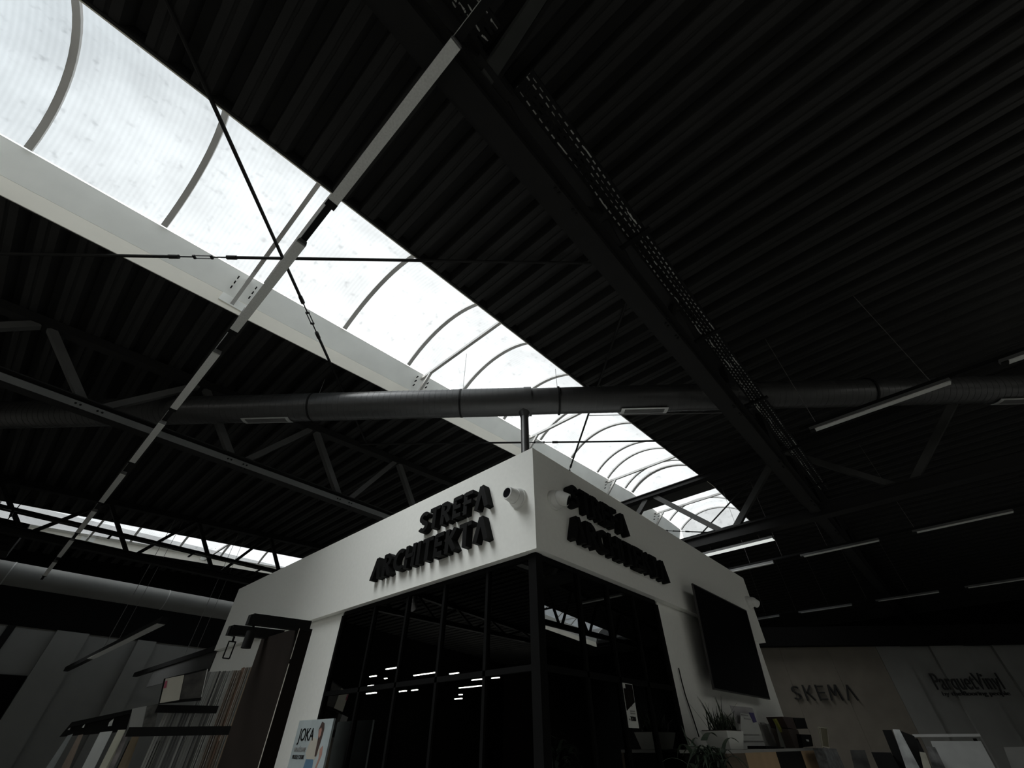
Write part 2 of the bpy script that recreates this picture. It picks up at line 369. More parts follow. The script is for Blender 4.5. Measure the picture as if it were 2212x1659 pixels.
# ================================================================ STEEL
CHF = mat('skylit_grey_face', (.12, .122, .12), .6, var=.08, spec=.15)  # paler colour stands in for skylight falling on the chord side
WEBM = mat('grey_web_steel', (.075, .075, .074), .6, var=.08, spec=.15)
def truss(yc, x0, x1, label, off=-.60, mt=STEEL, bolts=True, chordmat=STEEL):
    root = thing('roof_truss', ((x0+x1)/2, yc, 3.28), label, 'truss', 'roof trusses carrying the corrugated deck')
    b = MB(); b.box(x0, x1, yc-.085, yc+.085, 3.28, 3.375); b.box(x0, x1, yc-.05, yc+.05, 3.375, 3.405)
    b.box(x0, x1, yc-.14, yc+.14, 3.405, 3.42); b.build('lower_chord', STEEL, root)
    if chordmat is not STEEL:
        for sg in (-1, 1): MB().box(x0, x1, yc+sg*.0865-.0015, yc+sg*.0865+.0015, 3.282, 3.373).build('skylit_face', CHF, root)  # thin added sheets that carry the skylit tone
    zt = lambda x: roof(x)-.07
    b = MB()
    pts = [x0, RIDGE, x1] if x0 < RIDGE < x1 else [x0, x1]
    for a, c in zip(pts[:-1], pts[1:]): b.bar((a, yc, zt(a)), (c, yc, zt(c)), .16, .12)
    b.build('upper_chord', mt, root)
    k = math.ceil((x0-off)/1.86)
    while off+1.86*(k+.5) < x1:
        xb = off+1.86*k
        for s in (-1, 1):
            xt = xb+s*.93
            if not x0 < xt < x1: continue
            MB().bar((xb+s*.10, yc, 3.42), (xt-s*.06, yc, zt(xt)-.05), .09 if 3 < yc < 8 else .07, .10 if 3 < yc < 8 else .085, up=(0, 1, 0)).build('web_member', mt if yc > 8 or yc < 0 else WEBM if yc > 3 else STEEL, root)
        if bolts and -6 < xb < 12:
            b = MB()
            for dx in (-.14, -.09, .09, .14):
                b.tube((xb+dx, yc-.098, 3.33), (xb+dx, yc-.085, 3.33), .013, 6); b.tube((xb+dx, yc-.06, 3.268), (xb+dx, yc-.06, 3.281), .013, 6)
            b.build('bolts', BLACKM, root)['kind'] = 'stuff'
        k += 1
    return root
truss(.75, -8, XMAX-.1, 'dark steel truss nearest the camera with a slotted cable tray along it', off=-.45)
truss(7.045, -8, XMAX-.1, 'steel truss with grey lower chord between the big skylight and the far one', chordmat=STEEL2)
truss(13.30, -12, XMAX-.1, 'black truss silhouetted in front of the far narrow skylight', bolts=False)
truss(-7.0, -8, XMAX-.1, 'black truss seen only mirrored in the office glass', bolts=False)
# ridge girder running across the trusses
g = thing('ridge_girder', (9.5, 3.9, 3.24), 'heavy dark lattice girder crossing under the big skylight behind the office', 'girder')
b = MB(); b.box(9.38, 9.62, -5.4, 13.2, 3.22, 3.40); b.box(9.33, 9.67, -5.4, 13.2, 3.40, 3.43); b.build('lower_chord', STEEL, g)
b = MB(); b.box(9.43, 9.57, -5.4, 13.2, 4.68, 4.76); b.box(9.40, 9.60, -5.4, 13.2, 4.66, 4.68); b.box(9.40, 9.60, -5.4, 13.2, 4.76, 4.78); b.build('upper_chord', STEEL, g)
for k in range(-3, 4):
    yb = 2.39+3.06*k
    if not -5 < yb < 13: continue
    for s in (-1, 1):
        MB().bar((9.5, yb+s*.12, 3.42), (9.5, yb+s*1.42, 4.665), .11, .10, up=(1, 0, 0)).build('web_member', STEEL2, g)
# knee brace from the nearest truss up to the deck
kb = thing('knee_brace', (.42, .61, 3.43), 'dark square tube brace rising from the nearest truss at the top of the picture', 'brace')
MB().bar(on_z(1043, 176, 3.425), on_z(1168, -12, 4.37), .10, .10).build('brace_tube', mat('lighter_grey_steel', (.045, .047, .045), .6, spec=.15), kb)
MB().bar(on_z(1058, 196, 3.425), on_z(1196, -12, 4.42), .03, .03).build('tie_rod', STEEL, kb)
MB().box(.30, .62, .55, .70, 3.424, 3.45).build('base_plate', STEEL, kb)

# roof bracing rods, crossing in each bay
def rod(p, q, label, tb=.25, r=.019):
    p = Vector(p); q = Vector(q); d = (q-p)
    mid = p+d*tb; e = d.normalized()
    o = thing('bracing_rod', p, label, 'rod', 'crossed bracing rods under the skylight')
    L1 = .30
    b = MB(); b.tube(p, mid-e*L1, r, 8); b.tube(mid+e*L1, q, r, 8); b.build('rod', STEEL, o, smooth=True)
    for s in (-1, 1):
        b = MB(); b.tube(mid+e*s*.10, mid+e*s*L1, .009, 6); b.tube(mid+e*s*(L1-.03), mid+e*s*(L1+.08), r*1.35, 8)
        b.build('threaded_end', STEEL, o)
    n = Vector((-e.y, e.x, 0)).normalized()
    b = MB()
    for s in (-1, 1): b.bar(mid-e*.10+n*s*.018, mid+e*.10+n*s*.018, .008, .014)
    b.bar(mid-e*.11, mid-e*.085, .05, .02); b.bar(mid+e*.085, mid+e*.11, .05, .02)
    b.build('turnbuckle', STEEL, o); return o
def rz(x, dz=-.03): return roof(x)+dz
rod((-2.86, .86, rz(-2.86)), (3.28, 6.97, rz(3.28)), 'straight dark rod slanting down across the near skylight in front of its glazing', tb=.60)
rod((-3.0, 6.95, rz(-3.0, -.075)), (3.1, .86, rz(3.1, -.075)), 'dark rod with a turnbuckle lying level across the near skylight', tb=.41)
rod((3.35, .86, rz(3.35)), (9.35, 6.9, rz(9.35)), 'steep dark rod crossing the skylight just above the office corner', tb=.66)
rod((3.1, 6.95, rz(3.1, -.075)), (9.2, .86, rz(9.2, -.09)), 'thin level rod crossing the skylight above the office corner', tb=.42)
rod((9.8, .86, rz(9.8)-.05), (15.9, 6.9, rz(15.9)), 'short rod in the last piece of skylight beyond the girder', tb=.66)
rod((9.8, 6.95, rz(9.8)-.13), (15.9, .86, rz(15.9)-.08), 'level rod in the last piece of skylight beyond the girder', tb=.40)

# ---------------------------------------------------------------- slotted cable trays
def tray(yc, z, x0, x1, label, s0=.4):
    o = thing('cable_tray', ((x0+x1)/2, yc, z), label, 'cable tray')
    rows = [-.065, -.034, 0.0, .034, .065]; b = MB()
    edges = [-.085]+[r for r in rows]+[.085]
    # solid strips between slot rows
    ys = [-.085]+sum([[r-.006, r+.006] for r in rows], [])+[.085]
    for k in range(0, len(ys), 2): b.box(x0, x1, yc+ys[k], yc+ys[k+1], z, z+.003)
    n = int((x1-x0)/.075)
    for j, r in enumerate(rows):
        for k in range(n):
            xa = x0+k*.075+(j % 2)*.03
            b.box(xa, xa+.034, yc+r-.006, yc+r+.006, z, z+.003)
    b.build('slotted_floor', BLACKM, o)
    b = MB(); b.box(x0, x1, yc-.09, yc-.085, z, z+.06); b.box(x0, x1, yc+.085, yc+.09, z, z+.06); b.build('side_wall', BLACKM, o)
    for r, rr, dx0, dx1 in ((-.062, .009, 0, 1), (-.03, .007, 0, .55), (.003, .008, .1, .9), (.036, .010, .35, 1), (.062, .009, 0, .8)):
        b = MB(); xa = x0+(x1-x0)*dx0; xb = x0+(x1-x0)*dx1; nn = 24
        P = [Vector((xa+(xb-xa)*k/nn, yc+r+.010*sin(k*1.9+r*90), z+.010+.004*sin(k*2.7))) for k in range(nn+1)]
        for p, q in zip(P[:-1], P[1:]): b.tube(p, q, rr, 6)
        b.build('cable', CABLE, o)
    x = x0+s0
    while x < x1:
        b = MB(); b.box(x-.02, x+.02, yc-.13, yc+.28, z-.03, z-.002); b.build('support_bracket', BLACKM, o); x += 1.65
    return o
tray(.455, 3.58, -1.0, .30, 'short slotted cable tray piece at the top, left of the knee brace', .3)
tray(.455, 3.58, .63, 9.2, 'long slotted black cable tray running beside the nearest truss', 1.62)
tray(12.85, 3.58, -3.0, 9.0, 'slotted cable tray crossing the far narrow skylight')

# ================================================================ LIGHTING ROWS
def make_lamp(cover, wd=.076, ln=1.44):
    root = empty('linear_lamp', (0, 0, 0)); z = 0; root.location = (0, 0, 0)
    def bd(b, nm, M):
        me = b.build(nm, M, None, origin=(0, 0, 0)); me.parent = root; me.location = (0, 0, 0); return me
    b = MB(); h = wd/2
    b.prof([(-h, .012), (h, .012), (h*.8, .055), (-h*.8, .055)], lambda u, v, d: (u, d, v), 0, ln); bd(b, 'housing', LAMPH)
    b = MB(); b.prof([(-h*.96, .0), (h*.96, .0), (h*.96, .0119), (-h*.96, .0119)], lambda u, v, d: (u, d, v), .012, ln-.055); bd(b, 'lamp_cover', cover)
    b = MB(); b.box(-h*1.04, h*1.04, ln-.054, ln+.004, -.002, .0119); bd(b, 'end_cap', BLACKM)
    return root
LAMP = make_lamp(DIFF)
used = {}
def place_lamp(proto, x, y, z, label, group, name='linear_lamp'):
    if proto.name not in used: c = proto; used[proto.name] = 1
    else: c = copy_tree(proto)
    c.name = name; c.location = (x, y, z+Z0); tag(c, label, 'lamp', group); return c
def track(x, y0, y1, z, label, grp='lighting tracks under the roof', holes=True, wires=()):
    o = thing('lighting_track', (x, (y0+y1)/2, z), label, 'track', grp)
    b = MB(); b.box(x-.024, x-.020, y0, y1, z+.057, z+.10); b.box(x+.020, x+.024, y0, y1, z+.057, z+.10); b.box(x-.024, x+.024, y0, y1, z+.0565, z+.060)
    b.build('rail', BLACKM, o)
    if x < 1: b = MB(); b.box(x-.031, x-.027, y0, y1, z+.07, z+.095); b.build('reflective_lip', CABLE, o)
    for yw in wires:
        MB().tube((x, yw, z+.10), (x, yw, roof(x)+.01), .0035, 5).build('suspension_wire', WIRE, o)
    return o
ROW1 = [.552, 2.434, 4.28, 6.13, 8.04, 9.98, 11.97, 13.88]
names1 = ['nearest to the camera', 'crossing the bright skylight', 'just below the skylight', 'crossing the grey truss chord',
          'next after the grey truss chord', 'shortly before the far skylight', 'overlapping the far skylight', 'before the pale duct']
ORD = ['first', 'second', 'third', 'fourth', 'fifth', 'sixth', 'seventh', 'eighth']
ROWG = 'unlit linear lamps in the long row on the left'
for k, y in enumerate(ROW1):
    c = place_lamp(LAMP, .14, y, 3.06, 'unlit strip lamp, %s of the long row, %s' % (ORD[k], names1[k]), ROWG)
track(.14, -3.0, 16.0, 3.06, 'black lighting track carrying the long row of strip lamps across the skylight', wires=[-1.2, 2.1, 5.0, 7.9, 10.8, 13.6])
# right-hand rows
def lamprow(x, ys, z, grp, labs, wires, tr):
    for y, l in zip(ys, labs): place_lamp(LAMP, x, y-1.44, z, l, grp)
    track(x, tr[0], tr[1], z, 'black suspended track with its lamps %s' % grp[len('unlit strip lamps '):], wires=wires)
lamprow(5.91, [.10, -1.76], 3.06, 'unlit strip lamps on the near right row', ['long unlit strip lamp alone in the dark right of the near truss', 'unlit strip lamp cut by the right edge of the picture'], [.0, -1.2], (-6.0, .2))
lamprow(11.08, [3.55, 1.55, -.44, -2.43], 3.06, 'unlit strip lamps on the middle right row',
        ['unlit strip lamp under the lit one, half behind the office', 'thin unlit strip lamp right of the lit one', 'thin unlit strip lamp right of and above its twin in the middle row', 'unlit strip lamp of the middle row beyond the frame'], [2.6, 1.9, 1.0, -.5], (-6.0, 4.0))
lamprow(16.65, [5.05, 3.05, 1.02, -.96], 3.06, 'unlit strip lamps on the farthest right row',
        ['far unlit strip lamp touching the office corner, beside the small camera', 'far unlit strip lamp second from the office corner', 'far faint strip lamp third from the office corner', 'far faint strip lamp at the right edge of the picture'], [4.0, 3.1, 2.2, 1.2, .2], (-5.0, 5.4))
p = thing('panel_lamp', (9.55, 2.3, 3.06), 'bright lit strip lamp right of the office roof, below the girder', 'lamp')
MB().box(9.47, 9.63, 1.66, 3.2, 3.06, 3.066).build('lamp_cover', LITG, p)
MB().box(9.465, 9.635, 1.65, 3.21, 3.066, 3.11).build('housing', LAMPH, p)
for yw in (1.9, 2.9): MB().tube((9.55, yw, 3.11), (9.55, yw, 3.22), .004, 5).build('suspension_wire', WIRE, p)
# lit lamps of the front part of the hall, mirrored in the office glass
DASH = [((893.4, 1460), (949, 1453.4)), ((833.5, 1446.5), (861, 1442)), ((970.7, 1456.7), (989.7, 1453.4)), ((1018.7, 1470), (1047, 1467)),
        ((1061.5, 1466), (1077.8, 1463.7)), ((1096.8, 1476.5), (1151.8, 1471.3)), ((991.6, 1487), (1041, 1482)), ((855.4, 1495.4), (876.3, 1492.7)),
        ((888.8, 1492), (901, 1490.5)), ((936.8, 1511.4), (945, 1511)), ((991, 1501.7), (997.8, 1501)), ((982, 1511), (997, 1510)),
        ((798, 1462.8), (811, 1461.6)), ((830, 1466.8), (834.5, 1466.8)), ((794.5, 1483), (805.6, 1481.8)), ((791, 1499.6), (811, 1498.6))]
DASH.sort()
for k, (pa, pb) in enumerate(DASH):
    z = 2.2; A = on_z(*pa, z); 
    if A.y > 17.5: z = 2.2*17.5/A.y; A = on_z(*pa, z)
    if A.x > 23: z *= 23/A.x; A = on_z(*pa, z)
    B = ray(*pb); B = B*(A.x/B.x)
    xr = 4.32-A.x
    b = MB(); b.box(xr-.035, xr+.035, min(A.y, B.y), max(A.y, B.y), z, z+.028)
    o = b.build('lit_strip_lamp', LIT); tag(o, 'lit strip lamp mirrored in the office glass, %s white dash from the left' % ['first', 'second', 'third', 'fourth', 'fifth', 'sixth', 'seventh', 'eighth', 'ninth', 'tenth', 'eleventh', 'twelfth', 'thirteenth', 'fourteenth', 'fifteenth', 'sixteenth'][k], 'lamp', 'lit lamps mirrored in the office glass')

GLIT = 'added lit strip lamps behind the camera'
def added_lit_lamp(x, y):  # unseen lamps added to brighten the right office face
    b = MB(); b.box(x-.038, x+.038, y, y+1.44, 3.06, 3.11)
    tag(b.build('lit_strip_lamp', LIT), 'added lit strip lamp behind the camera, unseen, brightening the office', 'lamp', GLIT)
for x, ya, yb_ in ((-5.4, -12.0, 5.5), (.14, -12.0, -4.5), (5.91, -12.6, -4.0)):
    y = ya
    while y < yb_: added_lit_lamp(x, y); y += 1.93
# ================================================================ DUCTS
DA = Vector((.645, -.764, 0)); DN = Vector((.764, .645, 0)); DC = Vector((3.1, 3.83, 3.9)); DR = .215
def dpt(t, th, r=DR): return DC+DA*t+(DN*sin(th)+Vector((0, 0, -1))*cos(th))*r
d = thing('ventilation_duct', (3.1, 3.83, 3.68), 'thick dark round duct running level across the skylight above the office', 'duct')
b = MB(); b.tube(DC-DA*13.5, DC+DA*.95, DR, 40); b.build('duct_pipe', DUCT, d, smooth=True)
b = MB(); b.tube(DC+DA*1.02, DC+DA*9.5, DR*.94, 40); b.build('duct_pipe', DUCT, d, smooth=True)
b = MB(); b.tube(DC+DA*.93, DC+DA*1.04, DR*1.04, 40); b.build('collar', DUCT, d, smooth=True)
for t in (-2.30, -.02, 1.45, 4.2, 6.0):
    b = MB(); b.tube(DC+DA*(t-.014), DC+DA*(t+.014), DR*1.025, 40); b.build('hanger_strap', BLACKM, d, smooth=True)
b = MB()      # raised lock seams of the spiral pipe
k = -12.8
while k < 9.4:
    rr = DR if k < .93 else DR*.94
    b.tube(DC+DA*(k-.0025), DC+DA*(k+.0025), rr+.0022, 40); k += .085
b.build('spiral_seam', DUCT, d, smooth=True)
MB().tube(DC+DA*-.02+Vector((0, 0, DR)), (3.09, 3.85, 4.98), .004, 5).build('hanger_wire', WIRE, d)
MB().tube(DC+DA*1.45+Vector((0, 0, DR*.9)), DC+DA*1.45+Vector((0, 0, .66)), .004, 5).build('hanger_wire', WIRE, d)
MB().tube(DC+DA*-2.3+Vector((0, 0, DR)), DC+DA*-2.3+Vector((0, 0, .58)), .004, 5).build('hanger_wire', WIRE, d)
MB().tube(dpt(1.9, radians(40), .235), dpt(4.1, radians(48), .25), .006, 6).build('bare_wire', WIRE, d)
def grille(t0, t1):
    th0, th1 = radians(-14), radians(30)
    g = MB(); n = 8; R = DR*1.03
    def arcbox(ta, tb, a, c, r0, r1, m):
        for k in range(m):
            u = a+(c-a)*k/m; v = a+(c-a)*(k+1)/m
            g.hexa([dpt(ta, u, r0), dpt(tb, u, r0), dpt(tb, v, r0), dpt(ta, v, r0)], [dpt(ta, u, r1), dpt(tb, u, r1), dpt(tb, v, r1), dpt(ta, v, r1)])
    arcbox(t0, t1, th0, th0+.10, R, R+.008, 2); arcbox(t0, t1, th1-.10, th1, R, R+.008, 2)
    arcbox(t0, t0+.05, th0+.10, th1-.10, R, R+.008, 6); arcbox(t1-.05, t1, th0+.10, th1-.10, R, R+.008, 6)
    fr = g.build('grille_frame', GRILLE, d)
    g = MB(); arcbox(t0+.05, t1-.05, th0+.10, th1-.10, R-.004, R+.001, 6); g.build('grille_back', BLACKM, fr)
    for k in range(6):
        g = MB(); a = th0+.14+(th1-th0-.28)*(k+.15)/6; c = a+(th1-th0-.28)/6*.45
        arcbox(t0+.05, t1-.05, a, c, R, R+.005, 1); g.build('grille_slat', mat('dark_grille_slat', (.13, .13, .128), .5), fr)
def tpar(px, py):      # position along the duct of a pixel
    best = None
    for k in range(-1300, 1000):
        P = dpt(k/100, .15); v = P; x = 1106+FPX*v.dot(RT)/v.dot(FW)
        if best is None or abs(x-px) < best[0]: best = (abs(x-px), k/100)
    return best[1]
grille(tpar(526, 0), tpar(628, 0)); grille(tpar(1341, 0), tpar(1441, 0)); grille(tpar(2152, 0), tpar(2152, 0)+.75)
tt = tpar(1133, 0); TP = DC+DA*tt
b = MB(); b.tube(TP+Vector((0, 0, -.17)), TP+Vector((0, 0, -.29)), .10, 20, .062); b.build('saddle_branch', DUCT, d, smooth=True)
b = MB(); b.tube(TP+Vector((0, 0, -.29)), (TP.x, TP.y, 2.6), .058, 20)
b.build('drop_pipe', DUCT, d, smooth=True)
b = MB(); z = 2.6; k = 0
while z > 1.62:
    b.tube((TP.x, TP.y, z), (TP.x, TP.y, z-.028), .062 if k % 2 else .056, 16); z -= .028; k += 1
b.build('flexible_hose', DUCT, d, smooth=True)
b = MB(); b.tube((-1.7, 17.0, 3.33), (12.0, 17.0, 3.33), .26, 32)
d2 = thing('textile_duct', (1.5, 17.0, 3.07), 'wide pale grey round duct along the far left wall', 'duct')
b.build('duct_pipe', mat('pale_duct_fabric', (.135, .135, .128), .8, var=.1, scale=2, bump=.3), d2, smooth=True)
for x in (-.5, 3, 6.5):
    b = MB(); b.tube((x-.012, 17.0, 3.33), (x+.012, 17.0, 3.33), .268, 32); b.build('hanger_strap', GREYC, d2, smooth=True)
u = thing('unit_heater', (-1.3, 13.0, 3.0), 'dark box hung in front of the far skylight at the left picture edge', 'heater')
MB().box(-2.6, -.62, 13.5, 14.1, 3.02, 3.60).build('heater_body', BLACKM, u)
for x in (-2.2, -1.0): MB().tube((x, 13.8, 3.6), (x, 13.8, roof(x)), .01, 6).build('hanger_rod', BLACKM, u)
b = MB()
for k in range(5): b.box(-2.5, -.7, 13.47, 13.5, 3.08+k*.1, 3.12+k*.1)
b.build('louvre', STEEL, u)

# ================================================================ OFFICE BOOTH
BX, BY = 2.10, 1.70; X1, Y1 = 6.60, 7.32; ZF0, ZF1 = .957, 1.72
booth = thing('office_booth', (4.3, 4.5, -Z0), 'white walled office box with dark glass corner standing under the skylight', 'booth')
MB().box(BX, BX+.10, BY, Y1, ZF0, ZF1).build('fascia', PAINT, booth)
MB().box(BX+.10, X1, BY, BY+.10, ZF0, ZF1).build('fascia', PAINT, booth)
MB().box(X1-.10, X1, BY+.1, Y1, ZF0, ZF1).build('fascia', PAINT, booth)
MB().box(BX+.1, X1-.1, Y1-.1, Y1, ZF0, ZF1).build('fascia', PAINT, booth)
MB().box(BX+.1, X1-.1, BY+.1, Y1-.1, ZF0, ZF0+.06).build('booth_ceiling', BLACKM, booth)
MB().box(BX+.1, X1-.1, BY+.1, Y1-.1, 1.55, 1.60).build('booth_roof', CURB, booth)
GX, GY = 2.16, 1.76
MB().box(GX, GX+.10, 4.15, Y1+.06, -Z0, ZF0-.002).build('wall_panel', PAINT, booth)
MB().box(3.83, X1-.10, GY, GY+.10, -Z0, ZF0-.002).build('wall_panel', PAINT, booth)
MB().box(X1-.2, X1-.1, GY+.1, Y1-.1, -Z0, ZF0-.002).build('wall_panel', PAINT, booth)
MB().box(GX+.1, X1-.2, Y1-.12, Y1-.02, -Z0, ZF0-.002).build('wall_panel', BLACKM, booth)
ZG = .925
MB().box(3.84, X1-.21, GY+.101, GY+.115, -Z0, ZF0-.003).build('dark_liner', BLACKM, booth)  # black sheets added to keep the room behind the glass dark
MB().box(X1-.215, X1-.201, GY+.12, Y1-.13, -Z0, ZF0-.003).build('dark_liner', BLACKM, booth)
MB().box(GX+.101, GX+.115, 4.16, Y1-.13, -Z0, ZF0-.003).build('dark_liner', BLACKM, booth)
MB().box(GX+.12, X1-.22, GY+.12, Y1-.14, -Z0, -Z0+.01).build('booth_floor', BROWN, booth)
# glass and frames, left face
ml = [1.80, 2.20, 2.66, 3.12, 3.60, 4.13]
mr = [2.20, 2.63, 3.01, 3.40, 3.80]
MB().box(GX-.015, GX+.05, GY-.015, GY+.05, -Z0, ZF0-.002).build('corner_post', FRAME, booth)
def mull(x0, x1, y0, y1): MB().box(x0, x1, y0, y1, -Z0, ZG).build('mullion', FRAME, booth)
for y in ml[1:-1]: mull(GX-.008, GX+.04, y-.012, y+.012)
mull(GX-.01, GX+.05, 4.12, 4.15)
for x in mr[1:-1]: mull(x-.012, x+.012, GY-.008, GY+.04)
mull(3.79, 3.83, GY-.01, GY+.05)
for z0, z1 in ((ZG-.0, ZF0-.002), (.315, .345)):
    MB().box(GX-.008, GX+.045, GY+.05, 4.12, z0, z1).build('transom', FRAME, booth)
    MB().box(GX+.05, 3.79, GY-.008, GY+.045, z0, z1).build('transom', FRAME, booth)
for z0, z1 in ((-Z0+.05, .315), (.345, ZG)):
    for a, c in zip([GY+.05]+[y+.012 for y in ml[1:-1]], [y-.012 for y in ml[1:-1]]+[4.12]):
        MB().box(GX+.010, GX+.016, a, c, z0, z1).build('glass_pane', M_GLASS, booth)
    for a, c in zip([GX+.05]+[x+.012 for x in mr[1:-1]], [x-.012 for x in mr[1:-1]]+[3.79]):
        MB().box(a, c, GY+.010, GY+.016, z0, z1).build('glass_pane', M_GLASS, booth)
# roller blind heads seen behind the top of the panes
for a, c in ((1.95, 2.15), (2.25, 2.6), (2.7, 3.08), (3.2, 3.55)):
    MB().box(GX+.07, GX+.09, a, c, ZG-.07, ZG-.06).build('blind_head', GREYC, booth)
for a, c in ((2.28, 2.58), (2.68, 2.97), (3.06, 3.36), (3.5, 3.75)):
    MB().box(a, c, GY+.07, GY+.09, ZG-.07, ZG-.06).build('blind_head', GREYC, booth)
MB().box(3.62, 3.76, GY+.10, GY+.16, -Z0, ZG-.02).build('inner_jamb', PAINT, booth)

# ---------------------------------------------------------------- letters
def arc(cx, cy, rx, ry, a0, a1, n=10): return [(cx+rx*cos(radians(a0+(a1-a0)*k/n)), cy+ry*sin(radians(a0+(a1-a0)*k/n))) for k in range(n+1)]
W_ = .175       # stroke width relative to letter height
h_ = W_/2
GL = {
 'S': (.52, [arc(.27, .715, .175, .185, 20, 270, 12)[:-1]+arc(.25, .285, .175, .185, 90, -155, 12)]),
 'T': (.54, [[(0, 1-h_), (.54, 1-h_)], [(.27, 1-h_), (.27, 0)]]),
 'R': (.54, [[(h_, 0), (h_, 1)], [(h_, 1-h_), (.22, 1-h_)]+arc(.22, .69, .20, .21, 90, -90, 8)+[(h_, .48)], [(.24, .48), (.47, 0)]]),
 'E': (.46, [[(h_, 0), (h_, 1)], [(h_, 1-h_), (.46, 1-h_)], [(h_, .5), (.42, .5)], [(h_, h_), (.46, h_)]]),
 'F': (.44, [[(h_, 0), (h_, 1)], [(h_, 1-h_), (.44, 1-h_)], [(h_, .5), (.40, .5)]]),
 'A': (.66, [[(.09, 0), (.33, .98)], [(.33, .98), (.57, 0)]]),
 'C': (.58, [arc(.38, .5, .28, .40, 55, 305, 16)]),
 'H': (.58, [[(h_, 0), (h_, 1)], [(.58-h_, 0), (.58-h_, 1)], [(h_, .5), (.58-h_, .5)]]),
 'I': (.20, [[(h_, 0), (h_, 1)]]),
 'K': (.56, [[(h_, 0), (h_, 1)], [(.20, .50), (.46, .97)], [(.20, .56), (.48, .02)]]),
 'M': (.74, [[(h_, 0), (.2, 1)], [(.2, 1), (.37, .3)], [(.37, .3), (.54, 1)], [(.54, 1), (.66, 0)]]),
 'J': (.34, [[(.27, 1), (.27, .16)]+arc(.12, .12, .15, .10, 0, -80, 5)]),
 'O': (.66, [arc(.33, .5, .25, .42, 0, 360, 20)]),
}
def ribbon(poly, wd):
    L_, R_ = [], []; n = len(poly); closed = hypot(poly[0][0]-poly[-1][0], poly[0][1]-poly[-1][1]) < 1e-4
    for k in range(n):
        p = poly[k]; a = poly[k-1] if k > 0 else (poly[-2] if closed else None); c = poly[k+1] if k < n-1 else (poly[1] if closed else None)
        def nrm(u, v): l = hypot(v[0]-u[0], v[1]-u[1]) or 1; return (-(v[1]-u[1])/l, (v[0]-u[0])/l)
        if a is None: nx, ny = nrm(p, c)
        elif c is None: nx, ny = nrm(a, p)
        else:
            n1 = nrm(a, p); n2 = nrm(p, c); nx, ny = n1[0]+n2[0], n1[1]+n2[1]; l = hypot(nx, ny) or 1; nx /= l; ny /= l
            q = max(.5, nx*n1[0]+ny*n1[1]); nx /= q; ny /= q
        L_.append((p[0]+nx*wd/2, p[1]+ny*wd/2)); R_.append((p[0]-nx*wd/2, p[1]-ny*wd/2))
    return L_, R_
def letter_mb(ch, place, d0, d1, wd=None):
    wd = wd or W_; b = MB(); adv, strokes = GL[ch]
    for i, st in enumerate(strokes):
        L_, R_ = ribbon(st, wd); n = len(L_); e = i*.004
        vs = [place(u, v, d0+0) for u, v in L_]+[place(u, v, d0) for u, v in R_]+[place(u, v, d1+e) for u, v in L_]+[place(u, v, d1+e) for u, v in R_]
        fs = []
        for k in range(n-1):
            fs += [(k, k+1, n+k+1, n+k), (2*n+k, 3*n+k, 3*n+k+1, 2*n+k+1), (k, 2*n+k, 2*n+k+1, k+1), (n+k, n+k+1, 3*n+k+1, 3*n+k)]
        fs += [(0, n, 3*n, 2*n), (n-1, 3*n-1, 4*n-1, 2*n-1)]
        b.add(vs, fs)
    return b
def word(txt, parent, length, height, place, d0, d1, M=BLACK, gap=.07, wd=None):
    tot = sum(GL[c][0] for c in txt)+gap*(len(txt)-1); kx = length/tot; u0 = 0
    for c in txt:
        b = letter_mb(c, lambda u, v, d, u0=u0: place((u0+u)*kx, v*height, d), d0, d1, wd)
        b.build('letter', M, parent); u0 += GL[c][0]+gap
lay = [('STREFA', .0, 1.36, .185, .86), ('ARCHITEKTA', .0, 1.105, .185, 1.50)]
sgn = thing('wall_sign', (BX-.01, 2.9, 1.1), 'black raised letters reading STREFA ARCHITEKTA on the brighter left face of the office', 'sign')
word('STREFA', sgn, .86, .185, lambda u, v, d: (BX-d, 2.96-u, 1.36+v), .0, .06)
word('ARCHITEKTA', sgn, 1.51, .185, lambda u, v, d: (BX-d, 3.60-u, 1.105+v), .0, .06)
sgn = thing('wall_sign', (3.2, BY-.01, 1.1), 'black raised letters reading STREFA ARCHITEKTA on the shaded right face of the office', 'sign')
word('STREFA', sgn, .87, .185, lambda u, v, d: (2.46+u, BY-d, 1.36+v), .0, .06)
word('ARCHITEKTA', sgn, 1.50, .185, lambda u, v, d: (2.45+u, BY-d, 1.105+v), .0, .06)

# ---------------------------------------------------------------- security cameras
def turret(c, n, look, label):
    c = Vector(c); n = Vector(n).normalized(); lk = Vector(look).normalized()
    o = thing('security_camera', c, label, 'camera')
    b = MB(); b.tube(c-n*.002, c+n*.022, .074, 28); b.tube(c+n*.022, c+n*.056, .070, 28, .058); b.build('mount', CAMW, o, smooth=True)
    h = c+n*.062
    b = MB(); b.sphere(h, .054, 20); b.build('ball_housing', CAMW, o, smooth=True)
    b = MB(); b.tube(h, h+lk*.064, .052, 24, .046); b.build('camera_head', CAMW, o, smooth=True)
    b = MB(); b.tube(h+lk*.060, h+lk*.0665, .036, 24); b.build('lens', LENS, o, smooth=True)
    b = MB(); b.tube(c+Vector((0, 0, -.03))+n*.03, c+Vector((0, 0, -.03))+n*.051, .004, 6); b.build('screw', GREYC, o)
turret((BX, 1.845, 1.345), (-1, 0, 0), (-.95, .05, .06), 'white dome camera with black lens on the left office face beside the corner')
turret((2.325, BY, 1.365), (0, -1, 0), (.45, -.80, -.40), 'white dome camera on the right office face in front of the letter S')
turret((6.42, BY, 1.385), (0, -1, 0), (.8, -.5, -.4), 'small white dome camera at the far right end of the office fascia')

